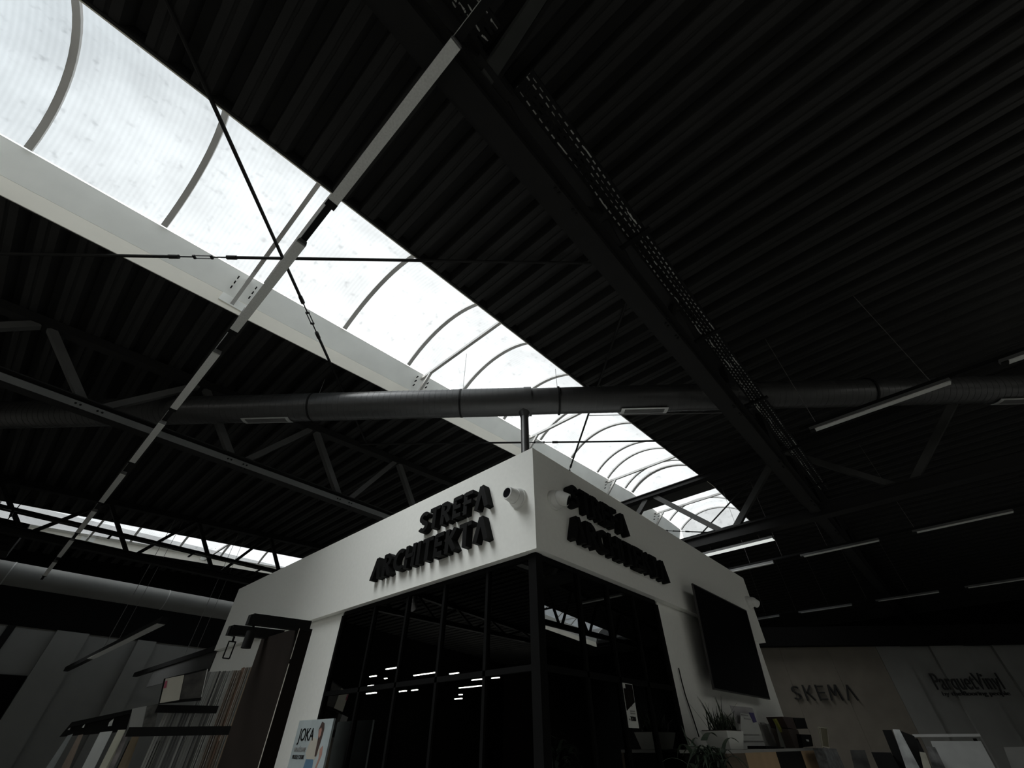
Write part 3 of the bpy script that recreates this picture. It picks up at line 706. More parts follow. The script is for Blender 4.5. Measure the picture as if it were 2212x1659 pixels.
# ---------------------------------------------------------------- television
tv = thing('television', (5.05, 1.6, .35), 'large black flat television tilted forward on the right office wall', 'television')
def tvp(x, t, d): # t 0..1 bottom to top, d towards the room
    return (x, 1.64-.062*t-d, .347+.823*t+.0*d)
def tvbox(x0, x1, t0, t1, d0, d1, nm, M):
    b = MB(); b.hexa([tvp(x0, t0, d0), tvp(x1, t0, d0), tvp(x1, t0, d1), tvp(x0, t0, d1)], [tvp(x0, t1, d0), tvp(x1, t1, d0), tvp(x1, t1, d1), tvp(x0, t1, d1)])
    return b.build(nm, M, tv)
tvbox(4.32, 5.78, 0, 1, -.012, .0, 'panel_back', TVB); tvbox(4.332, 5.768, .012, .988, 0, .003, 'screen', TVM)
tvbox(4.6, 5.5, .12, .72, -.045, -.012, 'rear_housing', TVB)
for a, c, t0, t1 in ((4.32, 4.332, 0, 1), (5.768, 5.78, 0, 1), (4.332, 5.768, 0, .012), (4.332, 5.768, .988, 1)): tvbox(a, c, t0, t1, 0, .004, 'bezel', TVB)
b = MB(); b.box(4.9, 5.2, 1.65, 1.757, .55, .85); b.build('wall_bracket', BLACKM, tv)

# price poster on the glass, mirrored script mark, cable on the wall
ps = thing('price_poster', (3.1, GY, .08), 'white and dark price poster on the office glass reading 7000', 'poster')
MB().box(3.03, 3.16, GY-.006, GY-.002, .08, .315).build('sheet', WHITE, ps)
b = MB(); b.add([(3.032, GY-.0075, .165), (3.154, GY-.0075, .215), (3.154, GY-.0075, .310), (3.060, GY-.0075, .310), (3.060, GY-.0075, .285), (3.032, GY-.0075, .285)], [(0, 1, 2, 3, 4, 5)])
b.build('photo_print', BROWN, ps)
for k, x in enumerate((3.075, 3.105)): MB().box(x, x+.004, GY-.009, GY-.0078, .19, .305).build('photo_stripe', BLACKM, ps)
def text(body, size, loc, rot, M, parent, name, ext=.0015, align='LEFT', sx=1.0):
    c = bpy.data.curves.new(name, 'FONT'); c.body = body; c.size = size; c.extrude = ext; c.align_x = align
    t = bpy.data.objects.new(name, c); COL.objects.link(t); bpy.context.view_layer.update()
    me = bpy.data.meshes.new_from_object(t); bpy.data.objects.remove(t)
    me.materials.clear(); me.materials.append(M)
    o = bpy.data.objects.new(name, me); COL.objects.link(o); o.parent = parent
    o.rotation_euler = rot; o.scale = (sx, 1, 1)
    o.location = Vector((loc[0], loc[1], loc[2]+Z0))-worldloc(parent); return o
RY = (pi/2, 0, 0)               # faces -y, reads along +x
RX = (pi/2, 0, -pi/2)           # faces -x, reads along -y
text('7000', .034, (3.062, GY-.0085, .115), RY, BLACK, ps, 'price_text', sx=1.05)
text('z\u0142', .014, (3.048, GY-.0085, .118), RY, BLACK, ps, 'currency_text')
for k in range(2): MB().box(3.075, 3.135, GY-.009, GY-.0078, .150+k*.012, .157+k*.012).build('text_line', GREYC, ps)
# white cut-out script mark seen in the right panes
sc = [(1205, 1504), (1213, 1503), (1216, 1506), (1222, 1503), (1230, 1505), (1236, 1503), (1243, 1505), (1250, 1503), (1255, 1503), (1256, 1514), (1250, 1516), (1245, 1514), (1240, 1518),
      (1241, 1528), (1238, 1530), (1234, 1519), (1231, 1521), (1232, 1532), (1228, 1535), (1222, 1531), (1216, 1519), (1209, 1513)]
P = [on_y(px, py, GY+.20) for px, py in sc]
b = MB(); n = len(P); b.add([(p.x, p.y, p.z) for p in P]+[(p.x, p.y+.008, p.z) for p in P], [tuple(range(n)), tuple(range(2*n-1, n-1, -1))]+[(k, (k+1) % n, (k+1) % n+n, k+n) for k in range(n)])
tag(b.build('script_mark', WHITE), 'white handwritten looking mark behind the right office glass beside the corner', 'sign')
cb = MB(); pts = [(1466, 1443), (1472, 1470), (1480, 1500), (1490, 1530), (1500, 1560), (1510, 1592)]
Q = [on_y(px, py, GY-.012) for px, py in pts]
for p, q in zip(Q[:-1], Q[1:]): cb.tube(p, q, .005, 6)
tag(cb.build('hanging_cable', BLACKM), 'thin black cable hanging down the white wall left of the television', 'cable')

# faint goods behind the office glass
def pbox(name, M, pl, dy, corners, label=None, cat=None, group=None, axis='y', parent=None):
    f = on_y if axis == 'y' else on_x
    P = [f(px, py, pl) for px, py in corners]; xs = [p.x for p in P]; ys = [p.y for p in P]; zs = [p.z for p in P]
    b = MB()
    if axis == 'y': b.hexa([(P[3].x, pl, P[3].z), (P[2].x, pl, P[2].z), (P[2].x, pl+dy, P[2].z), (P[3].x, pl+dy, P[3].z)], [(P[0].x, pl, P[0].z), (P[1].x, pl, P[1].z), (P[1].x, pl+dy, P[1].z), (P[0].x, pl+dy, P[0].z)])
    else: b.hexa([(pl, P[3].y, P[3].z), (pl, P[2].y, P[2].z), (pl+dy, P[2].y, P[2].z), (pl+dy, P[3].y, P[3].z)], [(pl, P[0].y, P[0].z), (pl, P[1].y, P[1].z), (pl+dy, P[1].y, P[1].z), (pl+dy, P[0].y, P[0].z)])
    o = b.build(name, M, parent)
    if label: tag(o, label, cat, group)
    return o
def d_slab(name, M, d, thick, corners, zbot, label, cat, group=None, parent=None):
    """upright slab: top-left and top-right pixels at horizontal distance d, down to height zbot"""
    A = on_d(*corners[0], d); B = on_d(*corners[1], d); n = Vector((A.x+B.x, A.y+B.y, 0)).normalized()*thick
    b = MB(); b.hexa([(A.x, A.y, zbot), (B.x, B.y, zbot), (B.x+n.x, B.y+n.y, zbot), (A.x+n.x, A.y+n.y, zbot)], [(A.x, A.y, A.z), (B.x, B.y, B.z), (B.x+n.x, B.y+n.y, B.z), (A.x+n.x, A.y+n.y, A.z)])
    o = b.build(name, M, parent)
    if label: tag(o, label, cat, group)
    return o
GB = 'goods standing inside the office'
pbox('carton', GREYC, 2.6, .35, [(1190, 1610), (1240, 1610), (1240, 1700), (1190, 1700)], 'pale carton behind the right office glass at the bottom corner', 'box', GB)
pbox('carton', WOODD, 2.7, .3, [(1243, 1611), (1275, 1611), (1275, 1700), (1243, 1700)], 'brown carton beside the pale one behind the right office glass', 'box', GB)
pbox('shelf_label', WHITE, 2.4, .01, [(1246, 1553), (1258, 1553), (1258, 1559), (1246, 1559)], 'tiny white label behind the right office glass under the script mark', 'label')
pbox('desk', GREYC, 2.5, .5, [(1280, 1575), (1325, 1577), (1325, 1585), (1280, 1583)], 'grey desk edge behind the right office glass left of the poster', 'desk')
pbox('display_board', WOODD, 3.0, .03, [(960, 1578), (1012, 1578), (1012, 1700), (960, 1700)], 'wide brown board behind the left office glass', 'board', GB, axis='x')
pbox('display_board', BROWN, 3.0, .03, [(915, 1578), (937, 1578), (937, 1700), (915, 1700)], 'narrow dark board left of the wide brown one behind the left office glass', 'board', GB, axis='x')
pbox('display_board', WOODD, 3.1, .03, [(1060, 1580), (1100, 1580), (1100, 1700), (1060, 1700)], 'dark brown board nearest the office corner behind the left glass', 'board', GB, axis='x')
pbox('carton', GREYC, 2.8, .2, [(888, 1630), (932, 1630), (932, 1700), (888, 1700)], 'grey carton low behind the left office glass', 'box', GB, axis='x')
pbox('carton', WHITE, 2.85, .2, [(957, 1630), (978, 1630), (978, 1700), (957, 1700)], 'narrow white carton low behind the left office glass', 'box', GB, axis='x')
for k, (px, py) in enumerate(((980, 1551), (1069, 1553), (1145, 1558))):
    o = pbox('price_tag', GREYC, 2.9, .01, [(px, py), (px+14, py), (px+14, py+8), (px, py+8)], axis='x')
    tag(o, 'small pale price tag behind the left office glass, %s' % ('farthest from the corner', 'the middle of three', 'nearest the corner')[k], 'tag', 'price tags in the office')

# ================================================================ LEFT FOREGROUND
tw = thing('display_tower', (1.12, 2.76, -Z0), 'tall dark brown display panel with a thin light line and two lamp arms', 'display')
EDGE = mat('pale_edge_strip', (.75, .72, .64), .4)
TK = .68
MB().box(1.605*TK, 1.705*TK, 3.72*TK, 4.42*TK, -Z0, .70*TK).build('panel', BROWN, tw)
MB().box(1.598*TK, 1.6045*TK, 3.72*TK, 4.42*TK, -Z0, .70*TK).build('front_sheet', BROWN, tw)
MB().box(1.5965*TK, 1.601*TK, 3.716*TK, 3.7195*TK, -Z0, .46*TK).build('light_line', EDGE, tw)
MB().box(1.5965*TK, 1.601*TK, 3.716*TK, 3.7195*TK, .49*TK, .69*TK).build('light_line', EDGE, tw)
def spot_arm(y, x0, x1, z, sx, frame=False):
    y, x0, x1, z, sx = [v*TK for v in (y, x0, x1, z, sx)]
    MB().bar((x0, y, z), (x1, y, z+.01), .045, .047).build('lamp_arm', BLACKM, tw)
    MB().box(x0-.012, x0+.03, y-.018, y+.018, z-.026, z+.018).build('arm_end', BLACKM, tw)
    MB().tube((sx, y, z-.027), (sx, y, z-.05), .0055, 6).build('lamp_stem', BLACKM, tw)
    if frame:
        b = MB()
        for dx in (-.017, .017): b.bar((sx+dx, y, z-.05), (sx+dx, y, z-.13), .0055, .0055)
        b.bar((sx-.017, y, z-.052), (sx+.017, y, z-.052), .0055, .0055); b.bar((sx-.017, y, z-.13), (sx+.017, y, z-.13), .0055, .0055)
        b.build('hook_loop', BLACKM, tw)
    else: MB().tube((sx, y, z-.05), (sx, y, z-.122), .022, 16).build('spot_head', BLACKM, tw, smooth=True)
spot_arm(3.75, 1.235, 1.68, .705, 1.27); spot_arm(4.32, 1.30, 1.72, .715, 1.345, True)

jb = thing('poster_board', (2.0, 3.86, -Z0), 'pale blue advertising board reading JOKA leaning by the office glass', 'poster')
JW = mat('pale_blue_print', (.38, .43, .44), .6, var=.12, scale=7)
MB().box(1.995, 2.010, 3.60, 4.13, -Z0, .15).build('board', JW, jb)
text('JOKA', .105, (1.993, 4.07, .028), RX, BLACK, jb, 'heading_text', sx=.92)
text('W\u0141A\u015aCIWIE', .036, (1.993, 4.09, -.035), RX, GREYC, jb, 'small_text', sx=.9)
text('PRZEZ CIEBIE', .032, (1.993, 4.09, -.075), RX, TVB, jb, 'small_text', sx=.95)
SKIN = mat('printed_skin', (.36, .20, .16), .6, var=.1); HAIR = mat('printed_hair', (.05, .03, .025), .6); SHIRT = mat('printed_shirt', (.45, .42, .36), .6); JEAN = mat('printed_jeans', (.09, .17, .26), .6, var=.3, scale=9)
def jp(pts, nm, M, x=1.9935):
    b = MB(); b.prof([(y, z) for y, z in pts], lambda u, v, d: (x+d, u, v), 0, .0012); return b.build(nm, M, jb)
jp([(3.76, .135), (3.72, .125), (3.705, .09), (3.71, .04), (3.73, -.06), (3.755, -.06), (3.765, .04), (3.785, .09)], 'printed_hair', HAIR)
jp([(3.775, .09), (3.75, .10), (3.735, .085), (3.735, .055), (3.75, .04), (3.77, .055)], 'printed_face', SKIN, 1.9925)
jp([(3.86, .05), (3.775, .035), (3.735, .02), (3.70, -.03), (3.75, -.08), (3.86, -.08), (3.90, -.04)], 'printed_shirt', SHIRT, 1.9940)
jp([(3.70, -.02), (3.67, .0), (3.655, -.05), (3.70, -.14), (3.715, -.13), (3.69, -.07)], 'printed_arm', SKIN)
jp([(3.87, -.075), (3.76, -.075), (3.74, -.18), (3.72, -.50), (3.80, -.50), (3.83, -.22), (3.88, -.50), (3.96, -.50), (3.90, -.20)], 'printed_jeans', JEAN)

# suspended rails over the left shop floor
for (x, y0, y1, zz, lab, grey) in ((1.76, 9.36, 17.8, 1.5, 'long black suspended rail with a lit grey underside, upper left of the sample stand', (9.36, 14.6)),
                                   (3.33, 11.4, 17.86, 1.5, 'long black suspended rail ending at the left edge of the office', None)):
    o = thing('suspended_rail', (x, (y0+y1)/2, zz), lab, 'rail')
    MB().box(x-.03, x+.07, y0, y1, zz, zz+.10).build('rail_body', BLACKM, o)
    if grey: MB().box(x-.055, x+.06, grey[0]+.02, grey[1], zz-.012, zz-.001).build('lamp_cover', mat('pale_underside', (.42, .42, .40), .6), o)
    else: MB().box(x+.0, x+.03, y0+.05, y1-2, zz-.36, zz-.001).build('hanging_banner', mat('grey_banner', (.045, .045, .043), .7), o)
    for yw in (13.65,): MB().tube((x, yw, zz+.1), (x, yw, roof(x)), .006, 5).build('suspension_wire', WIRE, o)
    MB().tube((x+.16, 13.5, zz+.1), (x+.16, 13.5, roof(x)), .005, 5).build('suspension_wire', WIRE, o)

# sample stand with upright boards
rack = thing('sample_rack', (1.6, 6.1, -Z0), 'dark steel rack holding upright flooring samples left of the display tower', 'rack')
def rail_px(pa, pb, d, h, nm='rack_rail'):
    A = on_d(*pa, d); B = on_d(*pb, d); MB().bar(A, B, .04, h).build(nm, BLACKM, rack)
rail_px((338, 1531), (470, 1533), 5.6, .055); rail_px((275, 1581), (500, 1578), 5.4, .06)
rail_px((150, 1568), (290, 1537), 5.9, .02)
A = on_d(300, 1659, 6.25); B = on_d(500, 1659, 6.25)
for px in (285, 345, 400, 470):
    A = on_d(px, 1600, 6.5); MB().box(A.x-.02, A.x+.02, A.y-.02, A.y+.02, -Z0, A.z).build('rack_post', BLACKM, rack)
cols = [(.24, .24, .23), (.20, .20, .19), (.30, .30, .28), (.12, .12, .11), (.26, .25, .23), (.08, .08, .08), (.17, .13, .10), (.24, .15, .11), (.30, .22, .15)]
smat = [mat('sample_finish_%s' % 'abcdefghi'[k], c, .55, var=.18, scale=8, stretch=(3, 3, .3)) for k, c in enumerate(cols)]
FN = ['mid grey', 'dull grey', 'light grey', 'dark grey', 'warm grey', 'black', 'dark brown', 'reddish brown', 'tan']
ORDS = 'first second third fourth fifth sixth seventh eighth ninth tenth eleventh twelfth thirteenth fourteenth fifteenth sixteenth seventeenth eighteenth nineteenth twentieth twenty-first twenty-second twenty-third twenty-fourth twenty-fifth'.split()
GS = 'upright flooring samples in the rack'
nb = 25
for k in range(nb):
    px = 446+k*4.0; top = 1452-(px-446)*.06
    if px > 520: top -= 5
    ci = 0 if k < 4 else (random.choice([0, 1, 2, 3, 4, 5]) if k < 15 else random.choice([3, 6, 7, 8, 6]) if k < 24 else 8)
    d_slab('flooring_sample', smat[ci], 5.9+random.uniform(-.03, .03), .10, [(px, top+random.uniform(-1.5, 1.5)), (px+3.5, top)], -Z0+.2,
           '%s flooring sample, %s from the left in the upper rack row' % (FN[ci], ORDS[k]), 'sample', GS)
GS2 = 'lower flooring samples in the rack'
for k in range(16):
    px = 356+k*5.7
    ci = random.choice([3, 5, 1, 0, 5, 2])
    d_slab('flooring_sample', smat[ci], 5.62+random.uniform(-.02, .02), .08, [(px, 1537+random.uniform(-1, 2)), (px+4.2, 1537)], -Z0+.2,
           '%s flooring sample, %s from the left in the row below the picture board' % (FN[ci], ORDS[k]), 'sample', GS2)
pb = thing('picture_board', on_d(400, 1520, 5.5), 'framed board on the rack, white with a red mark beside a dark picture', 'picture')
def quad_d(nm, M, d, cs, th, par):
    P = [on_d(px, py, d) for px, py in cs]; n = Vector((P[0].x, P[0].y, 0)).normalized()*th
    b = MB(); b.hexa([P[3], P[2], P[2]+n, P[3]+n], [P[0], P[1], P[1]+n, P[0]+n]); return b.build(nm, M, par)
quad_d('board', BLACKM, 5.52, [(354, 1466), (450, 1443), (434, 1513), (342, 1521)], .03, pb)
quad_d('white_half', mat('cream_print', (.42, .40, .34), .6), 5.515, [(358, 1466), (398, 1458), (387, 1512), (345, 1519)], .004, pb)
quad_d('red_mark', mat('red_print', (.30, .06, .10), .6), 5.51, [(357, 1472), (362, 1470), (359, 1486), (353, 1487)], .003, pb)
quad_d('dark_half', mat('dark_photo_print', (.035, .033, .030), .5, var=.8, scale=9), 5.515, [(399, 1459), (447, 1447), (434, 1507), (388, 1511)], .004, pb)
quad_d('light_edge', WHITE, 5.512, [(447.5, 1445), (449, 1445), (435.5, 1505), (434.5, 1505)], .004, pb)
cp = thing('sample_card', on_d(310, 1580, 5.6), 'worn grey card with a dark picture, low left of the picture board', 'card')
quad_d('card', GREYC, 5.6, [(286, 1531), (317, 1525), (306, 1573), (277, 1576)], .01, cp)
quad_d('photo', mat('busy_photo_print', (.06, .06, .055), .5, var=.9, scale=14), 5.6, [(318, 1525), (344, 1520), (334, 1572), (307, 1574)], .01, cp)
# black header panel with small white marks and upright samples below it
hp = thing('header_panel', on_d(200, 1590, 5.9), 'black header panel with small white marks above the leaning boards', 'panel')
quad_d('panel', BLACKM, 5.9, [(155, 1560), (286, 1532), (272, 1580), (128, 1592)], .04, hp)
quad_d('white_mark', WHITE, 5.88, [(236, 1560), (246, 1552), (241, 1568), (233, 1569)], .003, hp)
quad_d('white_mark', WHITE, 5.88, [(180, 1567), (184, 1564), (181, 1572), (177, 1572)], .003, hp)
quad_d('white_mark', GREYC, 5.88, [(148, 1574), (153, 1571), (150, 1577), (146, 1577)], .003, hp)
def lean(cs, M, label, d=5.7):
    A = on_d(*cs[0], d); B = on_d(*cs[1], d); C_ = on_d(*cs[2], d-.05); D = on_d(*cs[3], d-.05)
    # continue the sides down to the floor
    def dn(p, q): t = (-Z0-p.z)/(q.z-p.z); return p+(q-p)*t
    b = MB(); n = Vector((A.x, A.y, 0)).normalized()*.02; b1 = dn(A, D); b2 = dn(B, C_)
    b.hexa([b1, b2, b2+n, b1+n], [A, B, B+n, A+n]); tag(b.build('leaning_board', M), label, 'board', 'narrow boards leaning at the lower left')
lean([(146, 1589), (158, 1585), (116, 1659), (99, 1659)], mat('blue_grey_finish', (.17, .18, .18), .5), 'blue grey narrow board, leftmost leaning at the lower left')
lean([(169, 1588), (180, 1586), (150, 1659), (132, 1659)], smat[6], 'brown patterned narrow board right of the blue grey one')
lean([(216, 1582), (243, 1579), (204, 1659), (177, 1659)], mat('pale_grey_finish', (.46, .47, .46), .5), 'pale grey board, widest and brightest leaning at the lower left')
lean([(255, 1577), (272, 1576), (229, 1659), (219, 1659)], mat('cream_finish', (.50, .49, .40), .5), 'thin cream board right of the pale grey one')
lean([(262, 1588), (278, 1586), (246, 1659), (233, 1659)], mat('photo_strip_finish', (.20, .18, .18), .5, var=.6, scale=8), 'mixed picture board between the cream and the brown one', 5.72)
lean([(287, 1587), (304, 1583), (276, 1659), (254, 1659)], mat('brown_finish', (.16, .12, .075), .5, var=.15), 'plain brown board, rightmost leaning at the lower left')
quad_d('price_card', WHITE, 5.35, [(473, 1646), (487, 1645), (484, 1658), (470, 1658)], .005, rack)
A = on_y(25, 1536, YMAX-.06); B = on_y(60, 1551, YMAX-.06)
ex = thing('exit_sign', A, 'faint dark green exit sign on the far left wall', 'sign')
MB().box(A.x, B.x, YMAX-.06, YMAX-.02, B.z, A.z).build('sign_plate', mat('dark_green_sign', (.03, .09, .055), .5), ex)
xm = (A.x+B.x)/2; zm = (A.z+B.z)/2; GW = mat('pale_green_mark', (.12, .2, .15), .5); e = (A.z-B.z)
MB().box(A.x+.1, xm-.05, YMAX-.065, YMAX-.0605, zm-e*.08, zm+e*.08).build('arrow_mark', GW, ex)
MB().box(xm+.05, xm+.2, YMAX-.065, YMAX-.0605, zm-e*.3, zm+e*.3).build('door_mark', GW, ex)

# ================================================================ RIGHT FOREGROUND AND BACK
# display wall with two sign groups
PA = Vector((12.4, 5.3, 0)); PM = Vector((15.6, 1.46, 0)); PB = Vector((18.9, -2.6, 0)); 
dw = empty('wall_display', (15.6, 1.46, -Z0)); struct(dw)
dirw = (PB-PA).normalized(); nw = Vector((dirw.y, -dirw.x, 0)); nw = nw if nw.dot(PM) > 0 else -nw
def wpt(t, z, d=0): p = PM+dirw*t-nw*d; return (p.x, p.y, z)
def wbox(t0, t1, z0, z1, d0, d1, nm, M, par):
    b = MB(); b.hexa([wpt(t0, z0, d0), wpt(t1, z0, d0), wpt(t1, z0, d1), wpt(t0, z0, d1)], [wpt(t0, z1, d0), wpt(t1, z1, d0), wpt(t1, z1, d1), wpt(t0, z1, d1)]); return b.build(nm, M, par)
WPM = mat('grey_brown_board', (.105, .092, .075), .6, var=.12, scale=3)
WPG = mat('mid_grey_board', (.13, .13, .122), .6, var=.10, scale=2)
for k in range(4): wbox(-4.9+k*1.225, -4.9+(k+1)*1.225-.004, -Z0, 1.9, -.1, 0, 'panel', WPM, dw)
for k, (a, c, dd) in enumerate(((0, .62, .0), (.62, 1.35, -.06), (1.35, 2.2, .0), (2.2, 2.9, -.06), (2.9, 4.0, 0.0), (4.0, 6.2, -.06))):
    wbox(a+.004, c, -Z0, 1.9, -.1+dd, dd, 'panel', WPG, dw)
wbox(-5.2, 6.4, 1.9, 2.32, -.4, .25, 'bulkhead', CLAD, dw)
def wtxt(body, px, py, px2, size_h, M, par, nm):
    def tz(px, py):
        r = ray(px, py); # intersect with the wall's front plane
        k = (PM-nw*.0).dot(nw)/Vector((r.x, r.y, 0)).dot(nw); P = r*k; return (P-PM).dot(dirw), P.z
    t0, z0 = tz(px, py); t1, _ = tz(px2, py)
    c = bpy.data.curves.new(nm, 'FONT'); c.body = body; c.size = size_h; c.extrude = .012
    t = bpy.data.objects.new(nm, c); COL.objects.link(t); bpy.context.view_layer.update(); wd = t.dimensions.x
    me = bpy.data.meshes.new_from_object(t); bpy.data.objects.remove(t); me.materials.clear(); me.materials.append(M)
    o = bpy.data.objects.new(nm, me); COL.objects.link(o); o.parent = par
    ang = atan2(dirw.y, dirw.x); o.rotation_euler = (pi/2, 0, ang); o.scale = (abs(t1-t0)/wd, 1, 1)
    p = PM+dirw*t0-nw*.02; o.location = Vector((p.x, p.y, z0+Z0))-worldloc(par); return o
SGN = mat('black_sign_letters', (.004, .004, .004), .5)
s1 = thing('brand_sign', wpt(-2.2, .6), 'thin black letters reading SKEMA on the dark brown wall at the right', 'sign')
def wall_t(px, py):
    r = ray(px, py); k = PM.dot(nw)/Vector((r.x, r.y, 0)).dot(nw); P = r*k; return (P-PM).dot(dirw), P.z
ta, za = wall_t(1715, 1514); tb, _z = wall_t(1856, 1512); _t, zb = wall_t(1716, 1480)
word('SKEMA', s1, tb-ta, zb-za, lambda u, v, d: wpt(ta+u, za+v, d+.01), 0, .03, SGN, gap=.10, wd=.075)
s2 = thing('brand_sign', wpt(1.6, .7), 'faint black lettering reading ParquetVinyl on the grey wall at the far right', 'sign')
wtxt('ParquetVinyl', 2022, 1490, 2170, .48, SGN, s2, 'sign_letters')
wtxt('by the flooring people', 2036, 1503, 2182, .12, SGN, s2, 'small_letters')
for o in (s1, s2): pass

# counter with coloured fronts under the television
ct = thing('display_counter', (4.8, 1.4, -Z0), 'tall display counter with brown, tan and black front panels under the television', 'counter')
def cx(px): return on_y(px, 1640, 1.38).x
for (a, c, M) in ((1573, 1613, WOODD), (1613, 1681, WOODL), (1681, 1736, BLACKM), (1736, 1792, WOODL)):
    MB().box(cx(a), cx(c)-.003, 1.38, 1.40, -Z0+.05, -.045).build('front_panel', M, ct)
MB().box(cx(1573), cx(1792), 1.38, 1.70, -.045, -.028).build('counter_top', GREYC, ct)
MB().box(cx(1573)+.02, cx(1792)-.02, 1.41, 1.68, -Z0, -.05).build('carcass', BLACKM, ct)
# square white planter with spiky plant
def pxx(px, py, y): return on_y(px, py, y).x
pl = thing('potted_plant', (3.98, 1.42, -.028), 'spiky grass plant in a white tapered pot on the counter under the television', 'plant')
A = on_y(1566, 1578, 1.42); B = on_y(1602, 1578, 1.42); ztop = A.z; cxp = (A.x+B.x)/2; hw = (B.x-A.x)/2
b = MB(); b.hexa([(cxp-hw*.75, 1.43, -.027), (cxp+hw*.75, 1.43, -.027), (cxp+hw*.75, 1.57, -.027), (cxp-hw*.75, 1.57, -.027)],
                 [(cxp-hw, 1.41, ztop), (cxp+hw, 1.41, ztop), (cxp+hw, 1.60, ztop), (cxp-hw, 1.60, ztop)])
b.build('pot', WHITE, pl); MB().box(cxp-hw+.01, cxp+hw-.01, 1.42, 1.59, ztop, ztop+.004).build('soil', SOIL, pl)
def blade(b, p, d, ln, wd, droop, n=5):
    d = Vector(d).normalized(); side = d.cross(Vector((0, 0, 1))); side = side.normalized() if side.length > .01 else Vector((1, 0, 0))
    pts = []; q = Vector(p); v = d.copy()
    for k in range(n+1):
        w_ = wd*(1-(k/n)**1.6)+.0008; pts.append((q-side*w_/2, q+side*w_/2)); q = q+v*(ln/n); v = (v+Vector((0, 0, -droop/n))).normalized()
    vs = [c for p2 in pts for c in p2]+[c+Vector((0, 0, -.0015)) for p2 in pts for c in p2]; m_ = 2*(n+1)
    fs = [(2*k, 2*k+1, 2*k+3, 2*k+2) for k in range(n)]+[(m_+2*k, m_+2*k+2, m_+2*k+3, m_+2*k+1) for k in range(n)]
    fs += [(2*k, 2*k+2, m_+2*k+2, m_+2*k) for k in range(n)]+[(2*k+1, m_+2*k+1, m_+2*k+3, 2*k+3) for k in range(n)]
    b.add(vs, fs)
random.seed(3)
for k in range(80):
    b = MB(); a = random.uniform(0, 2*pi); t = random.uniform(.15, 1.2)
    p = (cxp+random.uniform(-hw*.7, hw*.9), 1.50+random.uniform(-.07, .07), ztop)
    near = max(0, 1-abs(p[0]-(cxp-.02))/hw)
    blade(b, p, (cos(a)*t, sin(a)*t*.7, 1), random.uniform(.07, .14)+(.12*near if k % 3 == 0 else 0), .011, random.uniform(.1, .9)); b.build('leaf', LEAF, pl)
# drooping plant at the foot of the glass frame
dp = thing('potted_plant', (3.05, 1.2, -Z0), 'large dark drooping leafy plant against the glass frame below the cable', 'plant')
C0 = on_y(1530, 1625, 1.25)
b = MB(); b.tube((C0.x, 1.25, -Z0), (C0.x, 1.25, -Z0+.45), .16, 20, .20); b.build('pot', GREYC, dp, smooth=True)
b = MB(); b.tube((C0.x, 1.25, -Z0+.4), (C0.x+.02, 1.25, C0.z), .014, 8); b.tube((C0.x-.05, 1.27, -Z0+.4), (C0.x-.10, 1.25, C0.z-.1), .012, 8); b.build('stem', BROWN, dp)
for k in range(210):
    b = MB(); a = random.uniform(0, 2*pi); t = random.uniform(.5, 1.6)
    p = (C0.x+random.uniform(-.10, .09), 1.25+random.uniform(-.08, .08), C0.z+random.uniform(-.38, .0))
    blade(b, p, (cos(a)*t, sin(a)*t, .9), random.uniform(.13, .23), random.choice([.010, .016, .026]), random.uniform(1.8, 3.0), 7); b.build('leaf', LEAF2, dp)
for (px, py, ln, wd, dx, dr) in ((1518, 1588, .20, .035, .9, 1.0), (1500, 1600, .12, .01, -.9, .4), (1487, 1598, .09, .01, -.3, .1), (1492, 1600, .10, .012, .5, 1.2)):
    p = on_y(px, py, 1.2); b = MB(); blade(b, (p.x, 1.2, p.z-.02), (dx, 0, .5), ln, wd, dr, 8); b.build('leaf', LEAF2, dp)
# papers and boards on the counter and the wall behind
PAPER = mat('white_brochure', (.55, .56, .54), .6, var=.03)
br = thing('brochure_stand', (4.3, 1.5, -.028), 'white brochures with grey lines and a purple tab leaning behind the spiky plant', 'brochure')
def yq(nm, M, y, cs, th, par):
    P = [on_y(px, py, y) for px, py in cs]; b = MB(); n = Vector((0, th, 0)); b.hexa([P[3], P[2], P[2]+n, P[3]+n], [P[0], P[1], P[1]+n, P[0]+n]); return b.build(nm, M, par)
yq('sheet', mat('grey_lilac_print', (.40, .39, .40), .6), 1.60, [(1577, 1524), (1625, 1529), (1640, 1570), (1592, 1562)], .004, br)
yq('sheet', PAPER, 1.56, [(1600, 1540), (1632, 1545), (1655, 1617), (1601, 1619)], .004, br)
yq('purple_tab', mat('purple_print', (.06, .045, .16), .6), 1.555, [(1618, 1539), (1628, 1540), (1635, 1560), (1628, 1561)], .003, br)
for (pa, pb_) in (((1602, 1543.5), (1616, 1546)), ((1608, 1551.5), (1622, 1554)), ((1607, 1586.5), (1640, 1587)), ((1600, 1600.5), (1650, 1601))):
    A = on_y(*pa, 1.552); B = on_y(*pb_, 1.552); MB().bar(A, B, .003, .006).build('printed_line', GREYC, br)
gb = yq('green_panel', mat('grey_green_card', (.16, .17, .155), .6), 1.58, [(1676, 1560), (1690, 1574), (1714, 1617), (1690, 1617)], .01, None); tag(gb, 'grey green card leaning behind the lime green folder', 'card')
lg = yq('lime_folder', mat('lime_green_cover', (.30, .31, .07), .5), 1.56, [(1673, 1553), (1681, 1552), (1722, 1616), (1712, 1618)], .02, None); tag(lg, 'narrow lime green folder leaning on the counter beside the dark boxes', 'folder')
bx = yq('stacked_box', mat('dark_maroon_card', (.055, .035, .032), .6), 1.50, [(1690, 1548), (1712, 1550), (1722, 1576), (1702, 1572)], .15, None); tag(bx, 'dark maroon box at the top left of the box pile on the counter', 'box', 'dark boxes piled on the counter')
